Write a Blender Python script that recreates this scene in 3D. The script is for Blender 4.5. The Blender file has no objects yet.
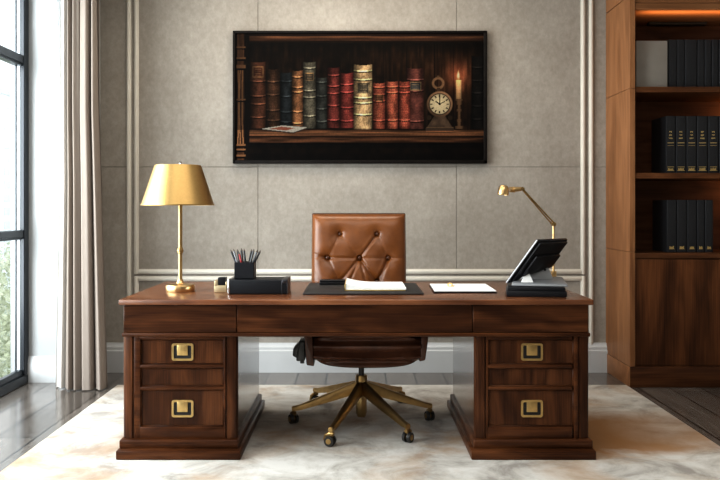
import bpy, bmesh, math, random
import numpy as np
from mathutils import Vector, Matrix

random.seed(7)
SC = bpy.context.scene
COL = SC.collection
F, CX, HY, EYE = 800.0, 356.0, 208.0, 1.206


def X(px, d):
    return (px - CX) * d / F


def Z(py, d):
    return EYE - (py - HY) * d / F


# ------------------------------------------------------------------ mesh builder
class MB:
    def __init__(self):
        self.bm = bmesh.new()

    def _add(self, t, mi=0):
        for f in t.faces:
            f.material_index = mi
        me = bpy.data.meshes.new('tmp')
        t.to_mesh(me)
        t.free()
        self.bm.from_mesh(me)
        bpy.data.meshes.remove(me)
        return self

    def box(self, x0, x1, y0, y1, z0, z1, bev=0.0, seg=2, mi=0, mat=None):
        t = bmesh.new()
        bmesh.ops.create_cube(t, size=1)
        for v in t.verts:
            v.co = Vector((x0 + (v.co.x + .5) * (x1 - x0), y0 + (v.co.y + .5) * (y1 - y0), z0 + (v.co.z + .5) * (z1 - z0)))
        if bev > 0:
            bmesh.ops.bevel(t, geom=list(t.edges), offset=bev, segments=seg, profile=.5, affect='EDGES', clamp_overlap=True)
        if mat is not None:
            t.transform(mat)
        return self._add(t, mi)

    def hexa(self, pts, bev=0.0, seg=2, mi=0):
        """eight corners: bottom ring of four then top ring of four"""
        t = bmesh.new()
        vs = [t.verts.new(p) for p in pts]
        for q in ((3, 2, 1, 0), (4, 5, 6, 7), (0, 1, 5, 4), (1, 2, 6, 5), (2, 3, 7, 6), (3, 0, 4, 7)):
            t.faces.new([vs[i] for i in q])
        bmesh.ops.recalc_face_normals(t, faces=list(t.faces))
        if bev > 0:
            bmesh.ops.bevel(t, geom=list(t.edges), offset=bev, segments=seg, profile=.5, affect='EDGES', clamp_overlap=True)
        return self._add(t, mi)

    def cyl(self, p0, p1, r0, r1=None, seg=20, mi=0):
        r1 = r0 if r1 is None else r1
        p0, p1 = Vector(p0), Vector(p1)
        d = p1 - p0
        t = bmesh.new()
        bmesh.ops.create_cone(t, cap_ends=True, segments=seg, radius1=r0, radius2=r1, depth=d.length)
        m = Matrix.Translation((p0 + p1) / 2) @ Vector((0, 0, 1)).rotation_difference(d).to_matrix().to_4x4()
        t.transform(m)
        return self._add(t, mi)

    def tube(self, pts, r, seg=12, mi=0, closed=False):
        pts = [Vector(p) for p in pts]
        t = bmesh.new()
        rings = []
        n = len(pts)
        up = Vector((0, 0, 1))
        prev = None
        for i, p in enumerate(pts):
            if closed:
                d = (pts[(i + 1) % n] - pts[i - 1]).normalized()
            else:
                d = (pts[min(i + 1, n - 1)] - pts[max(i - 1, 0)]).normalized()
            a = prev if prev is not None else (up.cross(d) if abs(d.z) < .95 else Vector((1, 0, 0)).cross(d))
            a = (a - d * a.dot(d)).normalized()
            prev = a
            b = d.cross(a)
            rr = r[i] if isinstance(r, (list, tuple)) else r
            rings.append([t.verts.new(p + a * math.cos(2 * math.pi * k / seg) * rr + b * math.sin(2 * math.pi * k / seg) * rr) for k in range(seg)])
        m = n if closed else n - 1
        for i in range(m):
            for k in range(seg):
                t.faces.new((rings[i][k], rings[i][(k + 1) % seg], rings[(i + 1) % n][(k + 1) % seg], rings[(i + 1) % n][k]))
        if not closed:
            t.faces.new(rings[0][::-1])
            t.faces.new(rings[-1])
        bmesh.ops.recalc_face_normals(t, faces=list(t.faces))
        return self._add(t, mi)

    def lathe(self, prof, c, seg=40, mi=0, m=None):
        """prof: (r, z) list, closed loop when first==last, caps where r==0"""
        t = bmesh.new()
        rings = []
        for r, z in prof:
            if r < 1e-6:
                rings.append([t.verts.new((0, 0, z))])
            else:
                rings.append([t.verts.new((r * math.cos(2 * math.pi * k / seg), r * math.sin(2 * math.pi * k / seg), z)) for k in range(seg)])
        for a, b in zip(rings, rings[1:]):
            for k in range(seg):
                k2 = (k + 1) % seg
                if len(a) == 1 and len(b) == 1:
                    continue
                if len(a) == 1:
                    t.faces.new((a[0], b[k2], b[k]))
                elif len(b) == 1:
                    t.faces.new((a[k], a[k2], b[0]))
                else:
                    t.faces.new((a[k], a[k2], b[k2], b[k]))
        bmesh.ops.recalc_face_normals(t, faces=list(t.faces))
        t.transform((Matrix.Translation(c)) @ (m if m is not None else Matrix.Identity(4)))
        return self._add(t, mi)

    def prism(self, poly, axis, a0, a1, bev=0.0, mi=0, seg=2):
        """poly of 2-D points extruded along axis ('x': pts=(y,z), 'y': (x,z), 'z': (x,y))"""
        def p3(p, a):
            return {'x': (a, p[0], p[1]), 'y': (p[0], a, p[1]), 'z': (p[0], p[1], a)}[axis]
        t = bmesh.new()
        A = [t.verts.new(p3(p, a0)) for p in poly]
        B = [t.verts.new(p3(p, a1)) for p in poly]
        t.faces.new(A)
        t.faces.new(B[::-1])
        n = len(poly)
        for i in range(n):
            t.faces.new((A[i], B[i], B[(i + 1) % n], A[(i + 1) % n]))
        bmesh.ops.recalc_face_normals(t, faces=list(t.faces))
        if bev > 0:
            bmesh.ops.bevel(t, geom=list(t.edges), offset=bev, segments=seg, profile=.5, affect='EDGES', clamp_overlap=True)
        return self._add(t, mi)

    def sphere(self, c, r, sc=(1, 1, 1), u=20, v=12, mi=0):
        t = bmesh.new()
        bmesh.ops.create_uvsphere(t, u_segments=u, v_segments=v, radius=r)
        t.transform(Matrix.Translation(c) @ Matrix.Diagonal((*sc, 1)))
        return self._add(t, mi)

    def xf(self, m):
        self.bm.transform(m)
        return self

    def mesh(self, name, mats, off=(0, 0, 0), angle=38, smooth=True):
        self.bm.transform(Matrix.Translation(-Vector(off)))
        me = bpy.data.meshes.new(name)
        self.bm.to_mesh(me)
        self.bm.free()
        finish(me, mats, angle, smooth)
        return me


def finish(me, mats, angle=38, smooth=True):
    for m in (mats if isinstance(mats, (list, tuple)) else [mats]):
        me.materials.append(m)
    if smooth:
        me.polygons.foreach_set('use_smooth', [True] * len(me.polygons))
        me.set_sharp_from_angle(angle=math.radians(angle))
    me.update()


def link(name, me, parent=None):
    o = bpy.data.objects.new(name, me)
    COL.objects.link(o)
    o.parent = parent
    return o


def root_of(o):
    while o.parent is not None:
        o = o.parent
    return o


def tag(o, label, cat, group=None, kind=None):
    o['label'] = label
    o['category'] = cat
    if group:
        o['group'] = group
    if kind:
        o['kind'] = kind
    return o


def thing(name, label, cat, loc, group=None):
    o = bpy.data.objects.new(name, None)
    o.empty_display_size = .05
    COL.objects.link(o)
    o.location = loc
    return tag(o, label, cat, group)


def part(name, mb, mats, parent, angle=38, label=None):
    me = mb.mesh(name, mats, root_of(parent).location, angle)
    o = link(name, me, parent)
    if label:
        o['label'] = label
    return o


def single(name, mb, mats, label, cat, loc, group=None, angle=38):
    o = link(name, mb.mesh(name, mats, loc, angle))
    o.location = loc
    return tag(o, label, cat, group)


def struct(name, mb, mats, parent=None, angle=38):
    o = link(name, mb.mesh(name, mats, (0, 0, 0), angle), parent)
    o['kind'] = 'structure'
    return o


def dup(o, loc=None, label=None, parent=None):
    c = o.copy()
    COL.objects.link(c)
    c.parent = parent
    if loc is not None:
        c.location = loc
    if label:
        c['label'] = label
    for ch in list(o.children):
        dup(ch, parent=c)
    return c


# ------------------------------------------------------------------ materials
def nodes(name):
    m = bpy.data.materials.new(name)
    m.use_nodes = True
    nt = m.node_tree
    b = nt.nodes['Principled BSDF']
    return m, nt, b


def N(nt, typ, ins=None, **kw):
    n = nt.nodes.new(typ)
    for k, v in kw.items():
        setattr(n, k, v)
    for k, v in (ins or {}).items():
        s = n.inputs[k]
        if hasattr(v, 'links') and hasattr(v, 'is_output'):
            nt.links.new(v, s)
        else:
            s.default_value = v
    return n


def ramp(nt, fac, stops):
    r = nt.nodes.new('ShaderNodeValToRGB')
    e = r.color_ramp.elements
    while len(e) < len(stops):
        e.new(.5)
    for el, (p, c) in zip(e, stops):
        el.position = p
        el.color = (*c, 1)
    nt.links.new(fac, r.inputs['Fac'])
    return r.outputs['Color']


def objcoord(nt, rnd=True):
    tc = N(nt, 'ShaderNodeTexCoord')
    if not rnd:
        return tc.outputs['Object']
    oi = N(nt, 'ShaderNodeObjectInfo')
    mu = N(nt, 'ShaderNodeMath', {0: oi.outputs['Random'], 1: 37.0}, operation='MULTIPLY')
    return N(nt, 'ShaderNodeVectorMath', {0: tc.outputs['Object'], 1: mu.outputs[0]}, operation='ADD').outputs[0]


def solid(name, col, rough=.5, metal=0.0, noise=0.0, nscale=30, bump=0.0, coat=0.0, spec=None, sheen=0):
    m, nt, b = nodes(name)
    b.inputs['Roughness'].default_value = rough
    b.inputs['Metallic'].default_value = metal
    b.inputs['Coat Weight'].default_value = coat
    if spec is not None:
        b.inputs['Specular IOR Level'].default_value = spec
    if sheen:
        b.inputs['Sheen Weight'].default_value = sheen
    co = objcoord(nt)
    nz = N(nt, 'ShaderNodeTexNoise', {'Vector': co, 'Scale': nscale, 'Detail': 4.0})
    lo = tuple(c * (1 - noise) for c in col)
    hi = tuple(min(1, c * (1 + noise)) for c in col)
    nt.links.new(ramp(nt, nz.outputs['Fac'], [(.3, lo), (.7, hi)]), b.inputs['Base Color'])
    if bump:
        bp = N(nt, 'ShaderNodeBump', {'Height': nz.outputs['Fac'], 'Strength': bump, 'Distance': .01})
        nt.links.new(bp.outputs[0], b.inputs['Normal'])
    return m


def wood(name, axis, dark, mid, light, rough=.34, scale=4.6, coat=.0, rings=8.0, spec=.16):
    m, nt, b = nodes(name)
    co = objcoord(nt)
    st = {'x': (.22, 1, 1), 'y': (1, .22, 1), 'z': (1, 1, .22)}[axis]
    sf = {'x': (.02, 1, 1), 'y': (1, .02, 1), 'z': (1, 1, .02)}[axis]
    v = N(nt, 'ShaderNodeVectorMath', {0: co, 1: st}, operation='MULTIPLY').outputs[0]
    vf = N(nt, 'ShaderNodeVectorMath', {0: co, 1: sf}, operation='MULTIPLY').outputs[0]
    n1 = N(nt, 'ShaderNodeTexNoise', {'Vector': v, 'Scale': scale, 'Detail': 3.0, 'Roughness': .5, 'Distortion': .9})
    mu = N(nt, 'ShaderNodeMath', {0: n1.outputs['Fac'], 1: rings}, operation='MULTIPLY')
    pp = N(nt, 'ShaderNodeMath', {0: mu.outputs[0], 1: 1.0}, operation='PINGPONG')
    n2 = N(nt, 'ShaderNodeTexNoise', {'Vector': vf, 'Scale': 160.0, 'Detail': 3.0})
    n3 = N(nt, 'ShaderNodeTexNoise', {'Vector': v, 'Scale': scale * 5, 'Detail': 4.0})
    a = N(nt, 'ShaderNodeMath', {0: pp.outputs[0], 1: .34}, operation='MULTIPLY')
    c = N(nt, 'ShaderNodeMath', {0: n2.outputs['Fac'], 1: .55, 2: a.outputs[0]}, operation='MULTIPLY_ADD')
    d = N(nt, 'ShaderNodeMath', {0: n3.outputs['Fac'], 1: .35, 2: c.outputs[0]}, operation='MULTIPLY_ADD')
    nt.links.new(ramp(nt, d.outputs[0], [(.26, dark), (.56, mid), (.90, light)]), b.inputs['Base Color'])
    b.inputs['Roughness'].default_value = rough
    b.inputs['Specular IOR Level'].default_value = spec
    b.inputs['Coat Weight'].default_value = coat
    b.inputs['Coat Roughness'].default_value = .2
    bp = N(nt, 'ShaderNodeBump', {'Height': n2.outputs['Fac'], 'Strength': .06, 'Distance': .004})
    nt.links.new(bp.outputs[0], b.inputs['Normal'])
    return m


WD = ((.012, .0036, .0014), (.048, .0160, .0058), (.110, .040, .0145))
M = {}
for ax in 'xyz':
    M['wal' + ax] = wood('walnut grain ' + ax, ax, *WD)
M['polish'] = wood('polished walnut side', 'z', *WD, rough=.16, coat=.9, spec=.6)
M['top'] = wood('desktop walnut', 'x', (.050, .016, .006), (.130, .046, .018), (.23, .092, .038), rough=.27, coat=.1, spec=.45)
M['edge'] = wood('walnut moulding', 'x', (.016, .005, .002), (.056, .0185, .0065), (.110, .040, .0145), rough=.28)
CB = ((.125, .052, .021), (.215, .096, .040), (.31, .148, .066))
for ax in 'xz':
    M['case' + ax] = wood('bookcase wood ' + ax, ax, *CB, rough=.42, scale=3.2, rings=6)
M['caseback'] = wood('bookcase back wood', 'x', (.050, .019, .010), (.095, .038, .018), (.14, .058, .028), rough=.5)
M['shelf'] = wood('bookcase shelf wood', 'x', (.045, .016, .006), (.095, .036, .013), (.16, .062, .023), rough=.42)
M['casep'] = wood('bookcase plinth wood painted shaded', 'x', (.020, .0065, .0025), (.070, .025, .009), (.13, .050, .018), rough=.4)
M['casedoor'] = wood('bookcase door wood', 'z', (.018, .0055, .002), (.074, .026, .009), (.16, .060, .021), rough=.4, scale=2.4)
M['brass'] = solid('brushed brass', (.66, .455, .225), .30, 1.0, .06, 60)
M['brass2'] = solid('antique brass', (.42, .28, .120), .34, 1.0, .12, 25)
M['shade'] = solid('satin gold shade', (.47, .312, .128), .38, 1.0, .04, 80)
M['pullbrass'] = solid('aged pull brass', (.55, .39, .170), .36, 1.0, .1, 40)
M['polebrass'] = solid('soft brass', (.47, .325, .15), .42, 1.0, .05, 60)
M['champagne'] = solid('champagne metal', (.50, .41, .26), .42, .7, .05, 40)
M['gold'] = solid('gold foil', (.80, .60, .26), .3, 1.0)
M['steel'] = solid('polished steel', (.55, .56, .58), .22, 1.0)
M['gunmetal'] = solid('gunmetal', (.10, .10, .11), .35, 1.0)
M['chrome'] = solid('bright steel', (.82, .83, .85), .15, 1.0)
M['black'] = solid('black leatherette', (.014, .015, .018), .42, 0, .2, 200, .05, spec=.22)
M['blackp'] = solid('black plastic', (.012, .012, .014), .35, 0, spec=.22)
M['screen'] = solid('dark glass', (.018, .019, .022), .22, 0, spec=.22)
M['greyp'] = solid('grey plastic', (.20, .205, .215), .38, 0)
M['midgrey'] = solid('mid grey plastic', (.33, .335, .345), .36)
M['lightp'] = solid('pale grey plastic', (.55, .56, .58), .35, 0)
M['pad'] = solid('charcoal pad leather', (.032, .031, .031), .5, 0, .15, 150, .04, spec=.22)
M['paper'] = solid('white paper', (.86, .86, .85), .7, 0, .02)
M['binder'] = solid('black binder cloth', (.022, .022, .024), .5, 0, .15, 120, .03, spec=.22)
M['greybox'] = solid('grey card', (.27, .245, .215), .7, 0, .06, 8)
M['trim'] = solid('painted trim', (.66, .62, .555), .45, 0, .03, 10)
M['white'] = solid('white painted wood', (.50, .505, .51), .42, 0, .02, 8)
M['whitewall'] = solid('white wall paint', (.40, .408, .412), .6, 0, .02, 6)
M['ceil'] = solid('ceiling paint', (.75, .74, .72), .8, 0, .02, 6)
M['frame'] = solid('anthracite window metal', (.022, .027, .034), .3, .2)
M['framelight'] = solid('pale window bead', (.62, .66, .70), .4)
M['pencil'] = solid('black pencil lacquer', (.018, .019, .022), .35)
M['pencilred'] = solid('red pencil lacquer', (.32, .03, .03), .35)
M['pencilsilver'] = solid('silver pencil lacquer', (.20, .205, .22), .35, .3)
M['penciltip'] = solid('sharpened wood', (.10, .075, .06), .6)
M['rubber'] = solid('dark castor', (.022, .020, .018), .35)
M['picframe'] = solid('ebonised frame', (.009, .007, .006), .5, 0, .3, 30, spec=.08)
M['shell'] = solid('dark leather shell', (.045, .020, .012), .42, 0, .2, 40)
M['shell2'] = solid('dark grey lever', (.055, .055, .055), .4, 0)
M['darkslot'] = solid('dark recess', (.008, .006, .005), .6)


def leather(name, lo, hi, rough):
    m, nt, b = nodes(name)
    co = objcoord(nt)
    n1 = N(nt, 'ShaderNodeTexNoise', {'Vector': co, 'Scale': 9.0, 'Detail': 5.0, 'Roughness': .6})
    v1 = N(nt, 'ShaderNodeTexVoronoi', {'Vector': co, 'Scale': 420.0})
    nt.links.new(ramp(nt, n1.outputs['Fac'], [(.3, lo), (.7, hi)]), b.inputs['Base Color'])
    b.inputs['Roughness'].default_value = rough
    bp = N(nt, 'ShaderNodeBump', {'Height': v1.outputs['Distance'], 'Strength': .08, 'Distance': .002})
    nt.links.new(bp.outputs[0], b.inputs['Normal'])
    return m


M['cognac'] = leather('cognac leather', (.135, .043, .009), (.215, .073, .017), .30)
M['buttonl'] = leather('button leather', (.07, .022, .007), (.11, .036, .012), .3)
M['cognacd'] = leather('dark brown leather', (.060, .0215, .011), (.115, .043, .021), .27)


def plaster():
    m, nt, b = nodes('suede plaster wall')
    co = objcoord(nt, False)
    n1 = N(nt, 'ShaderNodeTexNoise', {'Vector': co, 'Scale': 2.2, 'Detail': 6.0, 'Roughness': .6})
    st = N(nt, 'ShaderNodeVectorMath', {0: co, 1: (1, 1, .75)}, operation='MULTIPLY').outputs[0]
    n2 = N(nt, 'ShaderNodeTexNoise', {'Vector': st, 'Scale': 34.0, 'Detail': 6.0, 'Roughness': .7})
    mx = N(nt, 'ShaderNodeMath', {0: n2.outputs['Fac'], 1: .55, 2: N(nt, 'ShaderNodeMath', {0: n1.outputs['Fac'], 1: .5}, operation='MULTIPLY').outputs[0]}, operation='MULTIPLY_ADD')
    nt.links.new(ramp(nt, mx.outputs[0], [(.34, (.235, .206, .174)), (.54, (.300, .269, .233)), (.74, (.375, .341, .300))]), b.inputs['Base Color'])
    b.inputs['Roughness'].default_value = .62
    bp = N(nt, 'ShaderNodeBump', {'Height': n2.outputs['Fac'], 'Strength': .12, 'Distance': .01})
    nt.links.new(bp.outputs[0], b.inputs['Normal'])
    return m


M['plaster'] = plaster()


def planks():
    m, nt, b = nodes('grey oak planks')
    co = objcoord(nt, False)
    rot = N(nt, 'ShaderNodeMapping', {'Vector': co, 'Rotation': (0, 0, math.pi / 2)})
    br = N(nt, 'ShaderNodeTexBrick', {'Vector': rot.outputs[0], 'Scale': 1.0, 'Mortar Size': .006, 'Brick Width': 2.1, 'Row Height': .21,
                                      'Color1': (.55, .55, .55, 1), 'Color2': (.95, .95, .95, 1), 'Mortar': (.12, .12, .12, 1)})
    st = N(nt, 'ShaderNodeVectorMath', {0: co, 1: (1, .06, 1)}, operation='MULTIPLY').outputs[0]
    n1 = N(nt, 'ShaderNodeTexNoise', {'Vector': st, 'Scale': 26.0, 'Detail': 5.0})
    c = ramp(nt, n1.outputs['Fac'], [(.3, (.118, .102, .090)), (.7, (.205, .180, .160))])
    mx = N(nt, 'ShaderNodeMix', {0: 1.0, 6: c, 7: br.outputs['Color']}, data_type='RGBA', blend_type='MULTIPLY')
    nt.links.new(mx.outputs[2], b.inputs['Base Color'])
    b.inputs['Roughness'].default_value = .17
    b.inputs['Specular IOR Level'].default_value = .85
    bp = N(nt, 'ShaderNodeBump', {'Height': n1.outputs['Fac'], 'Strength': .05, 'Distance': .004})
    nt.links.new(bp.outputs[0], b.inputs['Normal'])
    return m


M['planks'] = planks()


def rugmat():
    m, nt, b = nodes('distressed cream rug')
    co = N(nt, 'ShaderNodeVectorMath', {0: objcoord(nt, False), 1: (.1, 3.8, 0)}, operation='ADD').outputs[0]
    n1 = N(nt, 'ShaderNodeTexNoise', {'Vector': co, 'Scale': 3.6, 'Detail': 8.0, 'Roughness': .68, 'Distortion': .5})
    n2 = N(nt, 'ShaderNodeTexNoise', {'Vector': N(nt, 'ShaderNodeVectorMath', {0: co, 1: (7, 3, 1)}, operation='ADD').outputs[0], 'Scale': 1.7, 'Detail': 6.0, 'Roughness': .6, 'Distortion': .5})
    base = ramp(nt, n1.outputs['Fac'], [(.36, (.33, .305, .28)), (.48, (.50, .475, .44)), (.60, (.62, .60, .57))])
    tan = ramp(nt, n2.outputs['Fac'], [(.48, (0, 0, 0)), (.66, (.75, .75, .75))])
    m1 = N(nt, 'ShaderNodeMix', {0: tan, 6: base, 7: (.40, .27, .17, 1)}, data_type='RGBA')
    # warm brown shadow right of the desk, painted into the rug colour
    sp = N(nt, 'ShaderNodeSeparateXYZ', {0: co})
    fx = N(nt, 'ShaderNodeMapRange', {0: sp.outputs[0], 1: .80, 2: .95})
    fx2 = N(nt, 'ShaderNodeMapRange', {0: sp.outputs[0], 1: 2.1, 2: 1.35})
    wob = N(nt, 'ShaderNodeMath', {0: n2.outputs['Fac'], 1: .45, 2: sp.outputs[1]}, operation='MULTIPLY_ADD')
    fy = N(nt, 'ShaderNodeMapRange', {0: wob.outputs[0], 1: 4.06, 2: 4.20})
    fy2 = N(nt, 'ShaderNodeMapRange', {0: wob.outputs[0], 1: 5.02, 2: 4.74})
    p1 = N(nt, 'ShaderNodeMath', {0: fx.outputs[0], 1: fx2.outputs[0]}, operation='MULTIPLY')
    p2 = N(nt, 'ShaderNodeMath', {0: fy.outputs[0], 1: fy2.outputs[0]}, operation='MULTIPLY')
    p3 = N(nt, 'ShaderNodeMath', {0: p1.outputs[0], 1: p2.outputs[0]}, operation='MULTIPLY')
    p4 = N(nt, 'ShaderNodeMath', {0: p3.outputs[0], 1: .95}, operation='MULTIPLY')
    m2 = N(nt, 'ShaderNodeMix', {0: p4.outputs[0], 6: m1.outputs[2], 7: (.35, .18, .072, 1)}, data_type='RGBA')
    nt.links.new(m2.outputs[2], b.inputs['Base Color'])
    b.inputs['Roughness'].default_value = .9
    b.inputs['Specular IOR Level'].default_value = .08
    n3 = N(nt, 'ShaderNodeTexNoise', {'Vector': co, 'Scale': 180.0, 'Detail': 2.0})
    bp = N(nt, 'ShaderNodeBump', {'Height': n3.outputs['Fac'], 'Strength': .25, 'Distance': .006})
    nt.links.new(bp.outputs[0], b.inputs['Normal'])
    return m


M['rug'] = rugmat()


def fabric(name, col, trans):
    m, nt, b = nodes(name)
    out = nt.nodes['Material Output']
    co = objcoord(nt, False)
    st = N(nt, 'ShaderNodeVectorMath', {0: co, 1: (1, 1, .1)}, operation='MULTIPLY').outputs[0]
    n1 = N(nt, 'ShaderNodeTexNoise', {'Vector': st, 'Scale': 90.0, 'Detail': 3.0})
    c = ramp(nt, n1.outputs['Fac'], [(.3, tuple(k * .9 for k in col)), (.7, col)])
    nt.links.new(c, b.inputs['Base Color'])
    b.inputs['Roughness'].default_value = .85
    tr = N(nt, 'ShaderNodeBsdfTranslucent', {'Color': c})
    mx = N(nt, 'ShaderNodeMixShader', {0: trans, 1: b.outputs[0], 2: tr.outputs[0]})
    nt.links.new(mx.outputs[0], out.inputs['Surface'])
    return m


M['curtain'] = fabric('taupe curtain cloth', (.30, .252, .218), .10)
M['litedge'] = fabric('curtain leading edge painted lit', (.60, .565, .53), .2)  # window light on the leading edge, painted as a paler cloth colour
M['sheer'] = fabric('white sheer cloth', (.90, .90, .90), .5)


def glassmat():
    m = bpy.data.materials.new('window glass')
    m.use_nodes = True
    nt = m.node_tree
    nt.nodes.clear()
    out = N(nt, 'ShaderNodeOutputMaterial')
    t = N(nt, 'ShaderNodeBsdfTransparent', {'Color': (.96, .98, .98, 1)})
    g = N(nt, 'ShaderNodeBsdfGlossy', {'Roughness': .02})
    mx = N(nt, 'ShaderNodeMixShader', {0: .04, 1: t.outputs[0], 2: g.outputs[0]})
    nt.links.new(mx.outputs[0], out.inputs['Surface'])
    return m


M['glass'] = glassmat()


def emit(name, col, s):
    m, nt, b = nodes(name)
    b.inputs['Base Color'].default_value = (*col, 1)
    b.inputs['Emission Color'].default_value = (*col, 1)
    b.inputs['Emission Strength'].default_value = s
    return m


M['led'] = emit('warm led', (1, .50, .16), 2.0)

# ------------------------------------------------------------------ room shell
WL, WB, RT = -2.267, 5.90, 3.13      # left wall, back wall, right wall
CEIL = 3.0
struct('floor', MB().box(-2.45, 3.3, -1.5, 6.1, -.06, 0), M['planks'])
struct('ceiling', MB().box(-2.45, 3.3, -1.5, 6.1, CEIL, CEIL + .08), M['ceil'])
wb = MB().box(-2.45, 3.3, WB + .008, WB + .15, 0, CEIL, mi=1)
g = .0016
xs = [-2.3, X(258, WB), X(456.5, WB), 3.2]
zs = [0, Z(167, WB), CEIL]
for i in range(3):
    for j in range(2):
        wb.box(xs[i] + g, xs[i + 1] - g, WB, WB + .01, zs[j] + g, zs[j + 1] - g, .0015, 1)
struct('wall_back', wb, [M['plaster'], solid('groove grout', (.23, .205, .175), .8)])  # darker grout in the gaps between the wall slabs
struct('wall_right', MB().box(RT, RT + .12, -1.5, WB, 0, CEIL), M['plaster'])
RD = 5.545                            # face of the white return beside the window
struct('wall_return', MB().box(WL - .13, -1.885, RD, WB, 0, CEIL, .004, 1), [M['whitewall']])
struct('wall_front', MB().box(-2.45, 3.3, -1.62, -1.5, 0, CEIL), M['plaster'])
W0 = 1.2
wl = MB().box(WL - .13, WL, -1.5, W0, 0, CEIL)
wl.box(WL - .13, WL, W0, RD, 2.82, CEIL)
struct('wall_left', wl, M['whitewall'])


def base_profile(dep, h):
    return [(0, 0), (-dep, 0), (-dep, h * .74), (-dep * .8, h * .78), (-dep * .8, h * .86), (-dep * .45, h * .93), (-dep * .4, h), (0, h)]


struct('baseboard_back', MB().prism([(WB + a, b) for a, b in base_profile(.042, Z(343, WB - .02))], 'x', -1.885, 1.86), M['white'])
struct('baseboard_left', MB().prism([(RD + a, b) for a, b in base_profile(.022, Z(356, RD))], 'x', WL, -1.885), M['white'])


def mould(mb, x0, x1, z0, z1, d=.022):
    """a small stepped moulding strip on the back wall"""
    w = min(x1 - x0, z1 - z0)
    mb.box(x0, x1, WB - d * .55, WB, z0, z1, .002, 1)
    e = w * .22
    if x1 - x0 < z1 - z0:
        mb.box(x0 + e, x1 - e, WB - d, WB - d * .5, z0, z1, .004, 2)
    else:
        mb.box(x0, x1, WB - d, WB - d * .5, z0 + e, z1 - e, .004, 2)
    return mb


zr0, zr1 = Z(274, WB), Z(269, WB)
zq0, zq1 = Z(281, WB), Z(276, WB)
xl0, xl1, xr0, xr1 = X(134.5, WB), X(139, WB), X(580.5, WB), X(585, WB)
struct('trim_1', mould(MB(), X(127, WB), X(131.5, WB), .2, CEIL), M['trim'])
struct('trim_2', mould(MB(), X(588.5, WB), X(593, WB), .2, CEIL), M['trim'])
t3 = mould(MB(), xl0, xl1, zr0, CEIL)
mould(t3, xr0, xr1, zr0, CEIL)
mould(t3, xl1, xr0, zr0, zr1)
struct('trim_3', t3, M['trim'])
t4 = mould(MB(), xl0, xl1, .26, zq1)
mould(t4, xr0, xr1, .26, zq1)
mould(t4, xl1, xr0, zq0, zq1)
mould(t4, xl1, xr0, .26, .295)
struct('trim_4', t4, M['trim'])

# window
win = bpy.data.objects.new('window_1', None)
COL.objects.link(win)
win['kind'] = 'structure'
fr = MB()
FX = WL - .030
fr.box(FX, WL, 5.47, RD, 0, 2.82, .005, 1)
fr.box(FX, WL, W0, W0 + .08, 0, 2.82, .005, 1)
fr.box(FX - .03, WL + .004, W0, RD, 0, .062, .005, 1)
fr.box(FX - .02, WL - .014, W0, RD, .06, .100, .004, 1)
fr.box(FX, WL, W0, RD, 2.74, 2.82, .005, 1)
struct('window_frame', fr, M['frame'], win)
for z0, z1 in ((2.19, 2.25), (1.003, 1.055)):
    b_ = MB().box(FX - .03, WL - .006, W0 + .08, 5.47, z0, z1, .005, 1)
    b_.box(FX - .04, WL - .014, W0 + .08, 5.47, z0 - .012, z0 + .002, .003, 1)
    struct('glazing_bar', b_, M['frame'], win)
struct('mullion', MB().box(FX - .03, WL, 3.30, 3.38, .06, 2.78, .005, 1), M['frame'], win)
struct('window_bead', MB().box(FX - .034, FX - .001, 5.475, RD, 0, 2.8, .003, 1).box(FX - .034, FX - .026, 5.468, 5.48, .05, 2.78, mi=1), [M['framelight'], M['frame']], win)
struct('window_pane', MB().box(FX - .030, FX - .026, W0, 5.474, .03, 2.8), M['glass'], win)

# outside
struct('ground', MB().box(-90, -2.5, -10, 140, -6.2, -6.0), solid('hazy ground', (.35, .40, .32), .9))


def tower():
    o = thing('tower_block', 'pale hazy high-rise block seen through the upper window panes', 'building', (-27.6, 62, -6))
    x0, x1, y0, y1 = -31.4, -25.7, 58, 70
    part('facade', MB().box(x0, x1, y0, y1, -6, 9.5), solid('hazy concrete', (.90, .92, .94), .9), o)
    r = MB()
    for k in range(15):
        z = -5.2 + k * .98
        for j in range(5):
            r.box(x0 + .35 + j * 1.05, x0 + 1.1 + j * 1.05, y0 - .05, y0 + .05, z, z + .55)
        for j in range(9):
            r.box(x1 - .05, x1 + .05, y0 + .4 + j * 1.3, y0 + 1.3 + j * 1.3, z, z + .55)
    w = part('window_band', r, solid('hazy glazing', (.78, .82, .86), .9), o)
    w['kind'] = 'stuff'
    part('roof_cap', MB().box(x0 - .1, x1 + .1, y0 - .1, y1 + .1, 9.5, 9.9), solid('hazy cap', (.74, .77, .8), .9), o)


tower()


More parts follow.
